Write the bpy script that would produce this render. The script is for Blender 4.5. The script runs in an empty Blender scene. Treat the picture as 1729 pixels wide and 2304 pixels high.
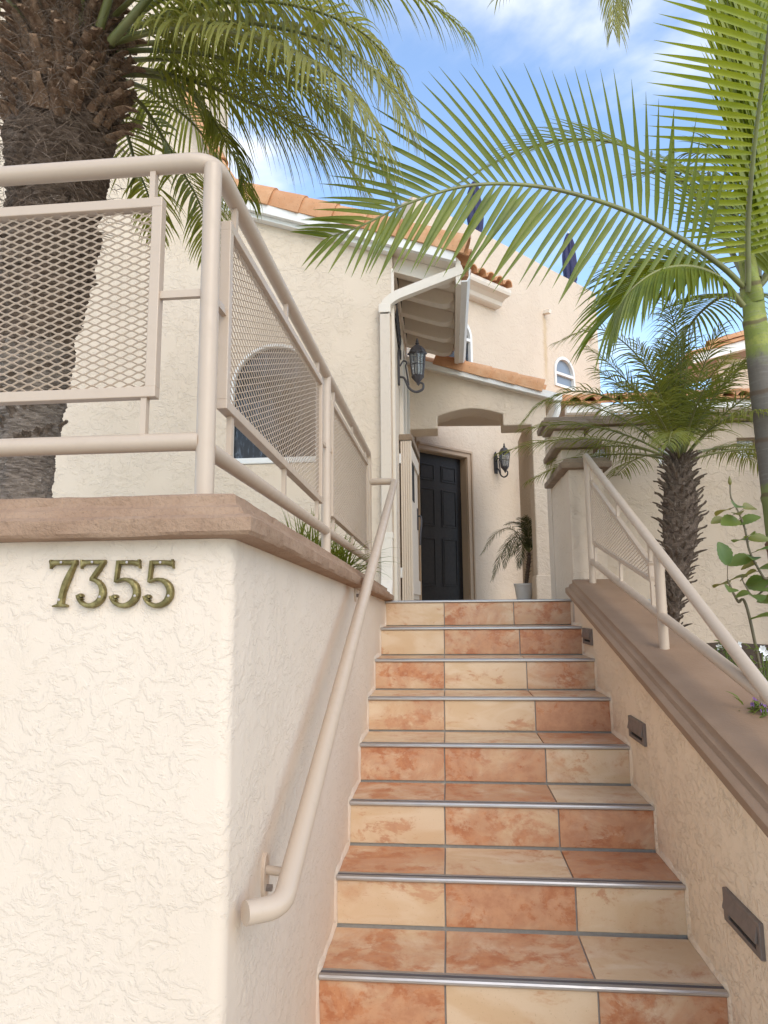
import bpy, bmesh, math, random
from mathutils import Vector, Matrix, noise
R = math.radians
random.seed(7)
sc = bpy.context.scene
# ------------------------------------------------------------------ camera, sky, sun, exposure
PITCH, YAW, ROLL, FPX, CZ = 1.38661418e-01, -9.47866590e-02, -9.12844742e-03, 1536.046, 1.44318
_f = Vector((math.sin(YAW)*math.cos(PITCH), math.cos(YAW)*math.cos(PITCH), math.sin(PITCH)))
_r = Vector((math.cos(YAW), -math.sin(YAW), 0)); _u = _r.cross(_f)
RI = _r*math.cos(ROLL) + _u*math.sin(ROLL); UP = -_r*math.sin(ROLL) + _u*math.cos(ROLL); FW = _f
CAM = Vector((0, 0, CZ))
cam = bpy.data.objects.new('camera', bpy.data.cameras.new('camera')); sc.collection.objects.link(cam); sc.camera = cam
cam.data.sensor_fit = 'HORIZONTAL'; cam.data.sensor_width = 36; cam.data.lens = 36*FPX/1729
cam.data.clip_start = .02; cam.data.clip_end = 3000
M = Matrix((RI, UP, -FW)).transposed().to_4x4(); M.translation = CAM; cam.matrix_world = M

SUN_DIR = Vector((.40, -.66, .58)).normalized()
world = bpy.data.worlds.new('World'); sc.world = world; world.use_nodes = True
wn = world.node_tree; wn.nodes.clear()
wo = wn.nodes.new('ShaderNodeOutputWorld'); bg = wn.nodes.new('ShaderNodeBackground')
sky = wn.nodes.new('ShaderNodeTexSky'); sky.sky_type = 'NISHITA'; sky.sun_disc = False
sky.sun_elevation = math.asin(SUN_DIR.z); sky.sun_rotation = math.atan2(SUN_DIR.x, SUN_DIR.y)
sky.air_density = 1.1; sky.dust_density = .15; sky.ozone_density = 2.2
tc = wn.nodes.new('ShaderNodeTexCoord'); mp = wn.nodes.new('ShaderNodeMapping'); mp.inputs['Scale'].default_value = (1.2, 1.2, 3.2)
mp.inputs['Rotation'].default_value = (.3, .5, .4)
nz = wn.nodes.new('ShaderNodeTexNoise'); nz.inputs['Scale'].default_value = 1.7; nz.inputs['Detail'].default_value = 7; nz.inputs['Roughness'].default_value = .52; nz.inputs['Distortion'].default_value = .35
rp = wn.nodes.new('ShaderNodeMapRange'); rp.interpolation_type = 'SMOOTHSTEP'
for i, v in ((1, .42), (2, .72), (3, .02), (4, .92)): rp.inputs[i].default_value = v
mxs = wn.nodes.new('ShaderNodeMix'); mxs.data_type = 'RGBA'; mxs.inputs[7].default_value = (4.3, 4.2, 4.0, 1)
wn.links.new(tc.outputs['Generated'], mp.inputs[0]); wn.links.new(mp.outputs[0], nz.inputs['Vector'])
wn.links.new(nz.outputs[0], rp.inputs[0]); wn.links.new(rp.outputs[0], mxs.inputs[0])
wn.links.new(sky.outputs[0], mxs.inputs[6]); wn.links.new(mxs.outputs[2], bg.inputs[0]); wn.links.new(bg.outputs[0], wo.inputs[0])
bg.inputs[1].default_value = .15
sl = bpy.data.lights.new('sun', 'SUN'); sl.energy = .80; sl.angle = R(48); sl.color = (1, .87, .70)
sun = bpy.data.objects.new('sun', sl); sc.collection.objects.link(sun); sun.rotation_euler = SUN_DIR.to_track_quat('Z', 'Y').to_euler()
sun.location = (3, -6, 9)
vs = sc.view_settings; vs.view_transform = 'Standard'; vs.look = 'None'; vs.gamma = 1; vs.exposure = 1.31; vs.use_curve_mapping = False
sc.cycles.max_bounces = 12; sc.cycles.diffuse_bounces = 7; sc.cycles.transmission_bounces = 8

# ------------------------------------------------------------------ pixel helpers (a pixel of the 1660-wide view gives a direction)
KD = 1729/1660
def ray(x, y): return FW + RI*((x*KD-864.5)/FPX) - UP*((y*KD-1152)/FPX)
def ony(x, y, Y): d = ray(x, y); return CAM + d*(Y/d.y)
def onx(x, y, X): d = ray(x, y); return CAM + d*(X/d.x)
# ------------------------------------------------------------------ object helpers
col = sc.collection
class MB:
    def __init__(s): s.v = []; s.f = []
    def add(s, vs, fs):
        b = len(s.v); s.v += [tuple(v) for v in vs]; s.f += [tuple(b+i for i in f) for f in fs]; return s
    def box(s, a, b):
        x0, y0, z0 = a; x1, y1, z1 = b
        return s.add([(x0,y0,z0),(x1,y0,z0),(x1,y1,z0),(x0,y1,z0),(x0,y0,z1),(x1,y0,z1),(x1,y1,z1),(x0,y1,z1)],
                     [(0,3,2,1),(4,5,6,7),(0,1,5,4),(1,2,6,5),(2,3,7,6),(3,0,4,7)])
    def obox(s, c, ax, ay, az):   # centre and half axes
        c = Vector(c); ax = Vector(ax); ay = Vector(ay); az = Vector(az)
        vs = [c+ax*i+ay*j+az*k for k in (-1,1) for (i,j) in ((-1,-1),(1,-1),(1,1),(-1,1))]
        return s.add(vs, [(0,3,2,1),(4,5,6,7),(0,1,5,4),(1,2,6,5),(2,3,7,6),(3,0,4,7)])
    def bar(s, a, b, w, h, up=(0,0,1)):   # rectangular bar between two points
        a = Vector(a); b = Vector(b); t = (b-a); L = t.length; t.normalize(); up = Vector(up)
        sd = t.cross(up).normalized(); u2 = sd.cross(t)
        return s.obox((a+b)/2, t*L/2, sd*w/2, u2*h/2)
    def tube(s, pts, r, seg=12, cap=True):
        pts = [Vector(p) for p in pts]; n = len(pts); rs = r if isinstance(r, (list, tuple)) else [r]*n
        t0 = (pts[1]-pts[0]).normalized(); a = t0.orthogonal().normalized(); vs = []
        for i, p in enumerate(pts):
            t = (pts[min(i+1,n-1)]-pts[max(i-1,0)]).normalized()
            a = (a - t*a.dot(t)).normalized(); b = t.cross(a)
            for k in range(seg):
                th = 2*math.pi*k/seg; vs.append(p + (a*math.cos(th)+b*math.sin(th))*rs[i])
        fs = [(i*seg+k, i*seg+(k+1)%seg, (i+1)*seg+(k+1)%seg, (i+1)*seg+k) for i in range(n-1) for k in range(seg)]
        if cap: fs += [tuple(range(seg))[::-1], tuple((n-1)*seg+k for k in range(seg))]
        return s.add(vs, fs)
    def lathe(s, prof, c=(0,0,0), seg=20, mod=None):
        c = Vector(c); vs = []; n = len(prof)
        for r, z in prof:
            for k in range(seg):
                th = 2*math.pi*k/seg; rr = r*(mod(th, z) if mod else 1)
                vs.append(c + Vector((rr*math.cos(th), rr*math.sin(th), z)))
        fs = [(i*seg+k, i*seg+(k+1)%seg, (i+1)*seg+(k+1)%seg, (i+1)*seg+k) for i in range(n-1) for k in range(seg)]
        fs += [tuple(range(seg))[::-1], tuple((n-1)*seg+k for k in range(seg))]
        return s.add(vs, fs)
    def prism(s, poly, fn, d0, d1, holes=()):   # 2D outline with holes, fn(u, v, d) -> point
        bm = bmesh.new(); loops = [list(poly)] + [list(h) for h in holes]; ed = []
        for lp in loops:
            bv = [bm.verts.new((u, v, 0)) for u, v in lp]
            ed += [bm.edges.new((bv[i], bv[(i+1) % len(bv)])) for i in range(len(bv))]
        bmesh.ops.triangle_fill(bm, use_beauty=True, use_dissolve=False, edges=ed, normal=(0, 0, 1))
        bm.verts.index_update(); pts = [(v.co.x, v.co.y) for v in bm.verts]
        tr = [tuple(v.index for v in f.verts) for f in bm.faces]; bm.free()
        s.add([fn(u, v, d0) for u, v in pts], tr); s.add([fn(u, v, d1) for u, v in pts], [t[::-1] for t in tr])
        for lp in loops:
            n = len(lp); s.add([fn(u, v, d0) for u, v in lp] + [fn(u, v, d1) for u, v in lp], [(i, (i+1) % n, n+(i+1) % n, n+i) for i in range(n)])
        return s
    def mesh(s, name, mat, smooth=False, recalc=True):
        me = bpy.data.meshes.new(name); me.from_pydata(s.v, [], s.f); me.materials.append(mat)
        if recalc:
            bm = bmesh.new(); bm.from_mesh(me); bmesh.ops.remove_doubles(bm, verts=bm.verts, dist=1e-6)
            bmesh.ops.recalc_face_normals(bm, faces=bm.faces); bm.to_mesh(me); bm.free()
        if smooth:
            me.shade_smooth()
            if smooth != True: me.set_sharp_from_angle(angle=R(smooth))
        return me
def link(name, me, parent=None, bevel=0, kind=None):
    o = bpy.data.objects.new(name, me); col.objects.link(o)
    if parent is not None:
        o.parent = parent
        if parent.name in ORG: o.matrix_parent_inverse = Matrix.Translation(-ORG[parent.name])
    if bevel:
        m = o.modifiers.new('bevel', 'BEVEL'); m.width = bevel; m.segments = 2; m.limit_method = 'ANGLE'; m.angle_limit = R(40)
    if kind: o['kind'] = kind
    return o
ORG = {}
def part(name, mb, mat, parent=None, smooth=False, bevel=0, kind=None, recalc=True):
    return link(name, mb.mesh(name, mat, smooth, recalc), parent, bevel, kind)
def tag(o, label, cat, group=None):
    o['label'] = label; o['category'] = cat
    if group: o['group'] = group
    return o
def thing(name, label, cat, loc=(0,0,0), group=None):   # Empty at the thing's base; parts are modelled in world space
    o = bpy.data.objects.new(name, None); col.objects.link(o); o.location = loc; o.empty_display_size = .1
    ORG[o.name] = Vector(loc)
    return tag(o, label, cat, group)
def local_thing(name, label, cat, loc, rz=0, group=None):   # Empty whose parts are modelled in its own space
    o = bpy.data.objects.new(name, None); col.objects.link(o); o.location = loc; o.rotation_euler = (0, 0, rz); o.empty_display_size = .1
    return tag(o, label, cat, group)
def structure(name, mb, mat, **k): return part(name, mb, mat, None, kind='structure', **k)
def fillet(pts, r, n=8):
    pts = [Vector(p) for p in pts]; out = [pts[0]]
    for i in range(1, len(pts)-1):
        a, p, b = pts[i-1], pts[i], pts[i+1]; d1 = (a-p); d2 = (b-p)
        rr = min(r, d1.length*.45, d2.length*.45); s = p+d1.normalized()*rr; e = p+d2.normalized()*rr
        for k in range(n+1):
            t = k/n; out.append(s*(1-t)**2 + p*2*t*(1-t) + e*t*t)
    out.append(pts[-1]); return out
def spline(pts, n=40):   # Catmull-Rom through the points
    P = [Vector(p) for p in pts]; P = [P[0]*2-P[1]] + P + [P[-1]*2-P[-2]]; out = []
    m = len(P)-3
    for i in range(n+1):
        t = i/n*m; k = min(int(t), m-1); u = t-k; a, b, c, d = P[k:k+4]
        out.append(.5*((2*b)+(c-a)*u+(2*a-5*b+4*c-d)*u*u+(3*b-a-3*c+d)*u**3))
    return out
# ------------------------------------------------------------------ materials
class NT:
    def __init__(s, name):
        s.m = bpy.data.materials.new(name); s.m.use_nodes = True; s.t = s.m.node_tree; s.b = s.t.nodes['Principled BSDF']
    def n(s, typ, ins=None, **props):
        nd = s.t.nodes.new('ShaderNode'+typ)
        for k, v in props.items(): setattr(nd, k, v)
        for k, v in (ins or {}).items(): s.set(nd.inputs[k], v)
        return nd
    def set(s, sock, v):
        if isinstance(v, bpy.types.NodeSocket): s.t.links.new(v, sock)
        elif hasattr(v, 'outputs'): s.t.links.new(v.outputs[0], sock)
        else:
            if isinstance(v, (tuple, list)) and len(v) == 3 and sock.type == 'RGBA': v = (*v, 1)
            sock.default_value = v
    def p(s, **k):
        names = dict(color='Base Color', rough='Roughness', metal='Metallic', spec='Specular IOR Level', normal='Normal', trans='Transmission Weight', coat='Coat Weight', ior='IOR', sheen='Sheen Weight', alpha='Alpha')
        for a, v in k.items(): s.set(s.b.inputs[names[a]], v)
        return s.m
    def pos(s): return s.n('NewGeometry').outputs['Position']
    def obj(s): return s.n('TexCoord').outputs['Object']
    def noise(s, vec, scale, detail=3, rough=.5, dist=0): return s.n('TexNoise', {'Vector': vec, 'Scale': scale, 'Detail': detail, 'Roughness': rough, 'Distortion': dist})
    def rng(s, v, a, b, c=0., d=1., smooth=True): return s.n('MapRange', {0: v, 1: a, 2: b, 3: c, 4: d}, interpolation_type='SMOOTHSTEP' if smooth else 'LINEAR')
    def mul(s, a, b, op='MULTIPLY'): return s.n('Math', {0: a, 1: b}, operation=op)
    def mix(s, f, a, b): 
        m = s.n('Mix', None, data_type='RGBA'); s.set(m.inputs[0], f); s.set(m.inputs[6], a); s.set(m.inputs[7], b); return m.outputs[2]
    def scalev(s, v, x): return s.n('Mapping', {0: v, 3: x})
    def bump(s, h, strength=.5, dist=.01): return s.n('Bump', {'Height': h, 'Strength': strength, 'Distance': dist})

def stucco(name, c1, c2, scale=1., relief=.004, strength=.7, stain=None):
    t = NT(name); P = t.pos()
    w = t.noise(P, 5*scale, 2); wv = t.n('VectorMath', {0: w.outputs['Color'], 1: (.16/scale,)*3}, operation='MULTIPLY')
    Pw = t.n('VectorMath', {0: P, 1: wv.outputs[0]}, operation='ADD').outputs[0]
    a = t.noise(t.scalev(Pw, (1, 1, 1.5)), 13*scale, 5, .6, .4)
    mask = t.rng(t.noise(P, 3.1*scale, 2), .30, .50)
    pl = t.mul(t.rng(a, .48, .56), mask)
    a2 = t.noise(t.scalev(Pw, (1.3, 1, .8)), 30*scale, 4, .62, .6); pl2 = t.mul(t.rng(a2, .50, .60), t.mul(mask, .7, 'MULTIPLY'))
    fine = t.noise(P, 130*scale, 3, .6)
    h = t.mul(t.mul(pl, t.mul(pl2, .42), 'ADD'), t.mul(fine, .22), 'ADD')
    var = t.noise(P, 1.3, 4, .6); base = t.mix(t.rng(var, .3, .7), c1, c2)
    pit = t.rng(t.noise(P, 75*scale, 2, .5), .70, .76)
    base = t.mix(t.mul(pit, .25), base, tuple(x*.55 for x in c1))
    streak = t.noise(t.scalev(P, (7, 7, .5)), 1.0, 4, .6)
    base = t.mix(t.mul(t.rng(streak, .55, .8), .16), base, tuple(x*.72 for x in c2))
    drip = t.noise(t.scalev(P, (11, 11, .9)), 1.0, 5, .7); base = t.mix(t.mul(t.rng(drip, .60, .78), .13), base, tuple(x*.5 for x in c2))
    if stain: base = stain(t, P, base)
    return t.p(color=base, rough=.92, spec=.25, normal=t.bump(h, strength, relief))
CREAM1, CREAM2 = (.71, .585, .46), (.675, .55, .425)
M_front = stucco('stucco_cream', CREAM1, CREAM2, 1.9, .0040, .42)
M_house = stucco('stucco_house', (.73, .60, .46), (.69, .56, .42), 1.1, .006, .55)
M_curb = stucco('stucco_tan', (.86, .68, .485), (.83, .645, .45), 1.8, .0045, .7)
M_garden = stucco('stucco_grey_tan', (.65, .525, .40), (.61, .485, .365), 1.1, .005, .6)
def rust(t, P, base):   # rust run below the roof scupper
    sp = t.n('SeparateXYZ', {0: P}); wob = t.mul(t.noise(P, 6, 2), .06)
    dx = t.mul(t.mul(t.mul(sp.outputs[0], 1.705, 'SUBTRACT'), wob, 'ADD'), .03, 'SUBTRACT')
    f = t.mul(t.rng(t.mul(dx, 0, 'ABSOLUTE'), .0, .07, 1, 0), t.mul(t.rng(sp.outputs[2], 4.9, 5.6), t.rng(sp.outputs[2], 6.38, 6.30), 'MULTIPLY'))
    return t.mix(t.mul(f, .5), base, (.5, .33, .14))
M_upper = stucco('stucco_upper', (.665, .545, .42), (.63, .51, .39), .9, .006, .5, rust)
def rough_cap(name, c1, c2):
    t = NT(name); P = t.pos(); n1 = t.noise(P, 60, 4, .65); n2 = t.noise(P, 9, 4, .6)
    base = t.mix(t.rng(n2, .35, .68), c1, c2); n3 = t.noise(t.scalev(P, (3, 3, 14)), 2.5, 4, .6)
    base = t.mix(t.mul(t.rng(n3, .58, .75), .35), base, tuple(x*.62 for x in c1))
    pit = t.rng(t.noise(P, 110, 3, .6), .60, .70); base = t.mix(t.mul(pit, .4), base, tuple(x*.5 for x in c1))
    return t.p(color=base, rough=.85, spec=.3, normal=t.bump(t.mul(n1, t.mul(n2, .6), 'ADD'), .95, .008))
M_cap = rough_cap('cap_brown', (.315, .195, .122), (.37, .24, .155))
t = NT('cap_brown_smooth'); P = t.pos(); n1 = t.noise(P, 90, 4, .6); n2 = t.noise(P, 3, 4, .6)
M_cap3 = t.p(color=t.mix(t.rng(n2, .35, .7), (.29, .182, .112), (.335, .215, .135)), rough=.8, spec=.3, normal=t.bump(n1, .5, .003))
M_cap2 = rough_cap('cap_grey_brown', (.24, .17, .115), (.30, .22, .15))
def paint(name, c, rough=.38, dirt=.12, bs=.12):
    t = NT(name); P = t.pos(); n = t.noise(P, 25, 4, .6); n2 = t.noise(P, 140, 2)
    base = t.mix(t.mul(t.rng(n, .5, .8), dirt), c, tuple(x*.55 for x in c))
    return t.p(color=base, rough=t.rng(n, .3, .7, rough-.06, rough+.1), spec=.5, normal=t.bump(n2, bs, .0012))
M_rail = paint('rail_paint', (.51, .39, .285), .36)
M_trim = paint('trim_cream', (.76, .665, .545), .5)
M_white = paint('trim_white', (.78, .75, .69), .45)
M_casing = paint('casing_tan', (.52, .385, .26), .5)
M_gate = paint('gate_cream', (.68, .57, .45), .55, .2)
M_door = paint('door_charcoal', (.019, .019, .022), .5, .0, .25)
M_pot = paint('pot_white', (.72, .70, .67), .35, .05)
M_darkpot = paint('pot_dark', (.04, .045, .06), .4)
M_iron = paint('iron_black', (.035, .030, .030), .45, 0, .5)
M_iron2 = paint('iron_weathered', (.060, .052, .054), .5, .3, .5)
M_bronze = paint('step_light_bronze', (.17, .13, .105), .45, .4)
M_dark = NT('dark_gap').p(color=(.02, .018, .016), rough=.9)
t = NT('aluminium'); nn = t.noise(t.scalev(t.pos(), (4, 60, 60)), 4, 3); M_alu = t.p(color=t.mix(nn, (.45, .425, .40), (.60, .57, .535)), metal=1., rough=t.rng(nn, .3, .7, .34, .52))
t = NT('nosing_strip'); M_strip = t.p(color=(.09, .075, .075), rough=.6)
t = NT('grout'); nn = t.noise(t.pos(), 60, 4, .6); M_grout = t.p(color=t.mix(nn, (.30, .275, .235), (.42, .39, .34)), rough=.95, normal=t.bump(nn, .5, .003))
t = NT('brass'); nn = t.noise(t.pos(), 40, 4, .65); M_brass = t.p(color=t.mix(t.rng(nn, .38, .68), (.15, .115, .04), (.32, .255, .105)), metal=.7, rough=.48, normal=t.bump(nn, .3, .002))
t = NT('screw'); M_screw = t.p(color=(.5, .42, .38), metal=.8, rough=.45)
# terracotta: obj.color red = how fired, green = seed
t = NT('terracotta_floor'); oi = t.n('ObjectInfo'); sc3 = t.n('SeparateColor', {0: oi.outputs['Color']})
off = t.n('CombineXYZ', {0: t.mul(sc3.outputs[1], 37.), 1: t.mul(sc3.outputs[1], 91.), 2: t.mul(sc3.outputs[1], 13.)})
V = t.n('VectorMath', {0: t.obj(), 1: off.outputs[0]}, operation='ADD').outputs[0]
n1 = t.noise(t.scalev(V, (1, 1, 1.3)), 3.6, 7, .66, .7); n2 = t.noise(V, 22, 5, .65); n3 = t.noise(t.scalev(V, (1.2, 3, 3)), 3, 3, .5, 1.2)
f = t.mul(t.mul(n1, t.mul(n2, .14), 'ADD'), t.mul(sc3.outputs[0], .42), 'ADD')
fr1 = t.rng(f, .66, .98); pat = t.rng(t.noise(t.scalev(V, (1, 1, 1.4)), 6.5, 8, .72, .3), .50, .60)
fired = t.mul(t.mul(fr1, .80), t.mul(t.mul(pat, t.rng(f, .66, .80)), .52), 'ADD')
pat2 = t.rng(t.noise(t.scalev(V, (1, 1, 1.8)), 5.0, 8, .74, .5), .56, .64)
cream = t.mix(t.rng(n3, .35, .65), (.66, .50, .335), (.60, .42, .25)); red = t.mix(t.rng(n2, .35, .65), (.40, .150, .066), (.51, .235, .112)); red = t.mix(t.mul(t.rng(n3, .45, .7), .55), red, (.54, .31, .185))
fired = t.mul(fired, t.mul(t.mul(pat2, t.rng(n3, .34, .52)), .72), 'MAXIMUM'); cc = t.mix(fired, cream, red); spk = t.rng(t.noise(V, 170, 2), .68, .74); cc = t.mix(t.mul(spk, .35), cc, (.25, .13, .07))
M_tile = t.p(color=cc, rough=t.rng(n2, .3, .7, .38, .62), spec=.4, normal=t.bump(t.mul(n2, t.mul(n1, .7), 'ADD'), .25, .003))
t = NT('roof_clay'); oi = t.n('ObjectInfo'); nn = t.noise(t.pos(), 9, 5, .65); n2 = t.noise(t.pos(), 60, 3)
cc = t.mix(t.rng(nn, .35, .7), (.58, .285, .125), (.68, .39, .205)); cc = t.mix(t.mul(oi.outputs['Random'], .6), cc, (.50, .23, .11)); cc = t.mix(t.mul(t.rng(n2, .6, .72), .4), cc, (.2, .11, .07))
M_clay = t.p(color=cc, rough=.8, normal=t.bump(n2, .3, .004))
def leafmat(name, c1, c2, tr=.35, rough=.38):
    t = NT(name); oi = t.n('ObjectInfo'); P = t.pos(); nn = t.noise(P, 7, 3, .6); n2 = t.noise(t.scalev(P, (40, 40, 40)), 3, 2)
    c = t.mix(t.rng(nn, .3, .7), c1, c2); c = t.mix(t.mul(t.rng(n2, .6, .8), .3), c, (.30, .24, .06)); c = t.mix(t.mul(oi.outputs['Random'], .45), c, (c2[0]*1.35, c2[1]*1.15, c2[2]))
    t.p(color=c, rough=rough, spec=.45)
    tl = t.n('BsdfTranslucent', {0: t.mix(.5, c, (c2[0]*2.6, c2[1]*2.2, c2[2]*.8))}); mx = t.n('MixShader', {0: tr, 1: t.b.outputs[0], 2: tl})
    t.t.links.new(mx.outputs[0], t.t.nodes['Material Output'].inputs[0]); return t.m
M_lking = leafmat('leaf_king', (.075, .115, .010), (.155, .195, .018), .36)
M_lkingb = leafmat('leaf_king_bright', (.16, .215, .012), (.26, .30, .02), .45)
M_lphx = leafmat('leaf_date', (.12, .155, .028), (.21, .23, .045), .42)
M_lphx2 = leafmat('leaf_date_pale', (.16, .18, .045), (.25, .255, .08), .38)
M_lpyg = leafmat('leaf_pygmy', (.10, .135, .022), (.19, .21, .042), .40)
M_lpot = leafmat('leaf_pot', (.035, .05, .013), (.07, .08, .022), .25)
M_lrose = leafmat('leaf_rose', (.07, .13, .03), (.16, .21, .05), .35)
M_lrose2 = leafmat('leaf_rose_young', (.14, .18, .04), (.22, .20, .06), .35)
M_rach = leafmat('rachis_green', (.13, .15, .045), (.20, .20, .07), .1)
M_rachk = leafmat('rachis_king', (.17, .16, .075), (.22, .235, .08), .05)
M_petal = NT('petal_white').p(color=(.8, .78, .74), rough=.6)
M_purple = NT('petal_purple').p(color=(.33, .16, .42), rough=.6)
def bark(name, c1, c2, c3, sc_=(20, 20, 9), bd=.012):
    t = NT(name); P = t.pos(); n1 = t.noise(t.scalev(P, sc_), 1.6, 6, .7, .6); n2 = t.noise(P, 50, 4, .7)
    c = t.mix(t.rng(n1, .33, .66), c1, c2); c = t.mix(t.rng(n2, .56, .72), c, c3)
    return t.p(color=c, rough=.9, spec=.2, normal=t.bump(t.mul(n1, t.mul(n2, .5), 'ADD'), .9, bd))
M_bark = bark('bark_fibre', (.09, .060, .042), (.20, .142, .103), (.33, .255, .195), (14, 14, 40))
M_barkg = bark('bark_grey', (.14, .108, .085), (.27, .215, .17), (.38, .32, .265), (10, 10, 60))
M_boot = bark('leaf_base_brown', (.15, .085, .048), (.30, .19, .118), (.42, .32, .23), (30, 30, 8), .006)
M_boot2 = bark('leaf_base_dark', (.085, .060, .043), (.20, .145, .105), (.34, .275, .22), (40, 40, 10), .005)
t = NT('king_trunk'); P = t.pos(); sp = t.n('SeparateXYZ', {0: P}); nn = t.noise(P, 4, 5, .65); n2 = t.noise(t.scalev(P, (3, 3, 30)), 3, 4, .6); n4 = t.noise(P, 90, 3)
hz = t.mul(sp.outputs[2], t.mul(t.mul(nn, .5, 'SUBTRACT'), .45), 'ADD')
hz2 = t.mul(sp.outputs[2], t.mul(t.mul(t.noise(P, 14, 4, .7), .5, 'SUBTRACT'), .16), 'ADD'); c = t.mix(t.rng(hz2, 2.66, 2.78), (.135, .112, .088), (.20, .23, .04)); c = t.mix(t.mul(t.rng(nn, .50, .60), t.rng(hz2, 2.7, 2.8)), c, (.30, .31, .06)); c = t.mix(t.rng(n2, .5, .72, 0, .5), c, (.22, .20, .16)); c = t.mix(t.rng(n4, .6, .72, 0, .5), c, (.07, .065, .06))
c = t.mix(t.mul(t.rng(hz, 2.02, 1.98), .8), c, (.17, .20, .04)); c = t.mix(t.rng(hz, 1.80, 1.76), c, (.16, .075, .035))
for zr in (2.905, 3.105, 2.53, 2.28, 2.0):
    ang = t.mul(t.mul(t.n('Math', {0: sp.outputs[0], 1: 40.}, operation='MULTIPLY'), 0, 'SINE'), .012); dz_ = t.mul(t.mul(t.mul(sp.outputs[2], zr, 'SUBTRACT'), ang, 'ADD'), 0, 'ABSOLUTE'); c = t.mix(t.mul(t.rng(dz_, .006, .016, 1, 0), .75), c, (.11, .065, .035))
M_king = t.p(color=c, rough=.7, normal=t.bump(t.mul(n2, n4, 'ADD'), .3, .004))
def glass(name, c=(.02, .023, .028), n=0):
    t = NT(name); nn = t.noise(t.scalev(t.pos(), (14, 14, 3)), 2, 5, .7, 1.5)
    return t.p(color=t.mix(t.rng(nn, .52, .68), c, (.10, .12, .15)) if n else c, rough=.04, spec=.4, normal=t.bump(t.noise(t.pos(), 3, 1), .04, .02))  # n paints pale reflection streaks into the pane colour
M_glass = glass('window_glass', (.012, .013, .015), 1)
M_glass2 = glass('window_glass_pale', (.22, .26, .31))
t = NT('lantern_glass'); nn = t.noise(t.pos(), 60, 3); M_lglass = t.p(color=t.mix(t.rng(nn, .35, .65), (.50, .52, .50), (.80, .82, .80)), rough=.18, trans=.75, spec=.6, normal=t.bump(nn, .4, .004))
t = NT('patterned_glass'); vo = t.n('TexVoronoi', {'Vector': t.pos(), 'Scale': 26.}, feature='DISTANCE_TO_EDGE'); nn = t.noise(t.pos(), 30, 4, .7, 1.)
M_pglass = t.p(color=t.mix(t.rng(vo, .01, .06), (.25, .23, .21), t.mix(t.rng(nn, .4, .62), (.85, .85, .86), (.5, .5, .5))), rough=.12, spec=.7, normal=t.bump(vo.outputs[0], .5, .02))
t = NT('canvas_navy'); nn = t.noise(t.pos(), 5, 4); M_navy = t.p(color=t.mix(nn, (.028, .027, .075), (.045, .043, .11)), rough=.8)
t = NT('soil'); nn = t.noise(t.pos(), 20, 6, .7); M_soil = t.p(color=t.mix(nn, (.03, .02, .013), (.11, .075, .05)), rough=.95, normal=t.bump(nn, .8, .03))
t = NT('paving'); nn = t.noise(t.pos(), 6, 6, .65); M_pave = t.p(color=t.mix(nn, (.50, .465, .41), (.62, .58, .515)), rough=.9, normal=t.bump(nn, .3, .01))
t = NT('soffit_paint'); nn = t.noise(t.scalev(t.pos(), (3, 12, 12)), 4, 4, .6); M_soffit = t.p(color=t.mix(nn, (.72, .63, .515), (.78, .69, .57)), rough=.7, normal=t.bump(nn, .25, .004))

# ------------------------------------------------------------------ dimensions read off the photograph
XL, G1, G2, XR = -.432, -.0421, .4104, .7805          # stair sides and tile joints
T, RISE, Y0 = .3287, .165, 1.5819                      # tread, riser, nose k at Y0+k*T
def nose(k): return Y0+k*T, k*RISE
YH, XS, YP = 5.6, -.44, 7.6                            # house front, house side, porch front
D45 = Vector((.70711, .70711, 0)); N45 = Vector((.70711, -.70711, 0)); P45 = Vector((-.4, 9.2, 0))
def w45(s, z, o=0.): return P45 + D45*s + N45*o + Vector((0, 0, z))
LAND = 9*RISE

# ------------------------------------------------------------------ ground, landing, patio, planter soil
structure('ground', MB().box((-400, -400, -.5), (400, 400, 0)), M_pave)
structure('landing', MB().box((-.60, nose(9)[0]+.03, 0.004), (1.3, 11.4, LAND-.004)), M_pave).color = (.1, .3, 0, 1)
structure('patio', MB().box((-7, 1.53, .004), (-.634, 5.58, 1.42)), M_pave)
cap_top = lambda y: 1.586-.233*(4.376-y)
so = MB(); nx, ny = 30, 40
for j in range(ny+1):
    for i in range(nx+1):
        x = 1.03+i*4.0/nx; y = .7+j*(5.2-.7)/ny
        so.v.append((x, y, cap_top(y)-.62+.05*noise.noise((x*3, y*3, 0))))
so.f = [(j*(nx+1)+i, j*(nx+1)+i+1, (j+1)*(nx+1)+i+1, (j+1)*(nx+1)+i) for j in range(ny) for i in range(nx)]
b = len(so.v); so.v += [(1.03, .7, 0), (5.03, .7, 0), (5.03, 5.2, 0), (1.03, 5.2, 0)]; q = lambda i, j: j*(nx+1)+i
so.f += [tuple([q(i, 0) for i in range(nx, -1, -1)]+[b, b+1]), tuple([q(i, ny) for i in range(nx+1)]+[b+2, b+3]), tuple([q(0, j) for j in range(ny+1)]+[b+3, b]), tuple([q(nx, j) for j in range(ny, -1, -1)]+[b+1, b+2])]
structure('planter_soil', so, M_soil)

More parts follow.
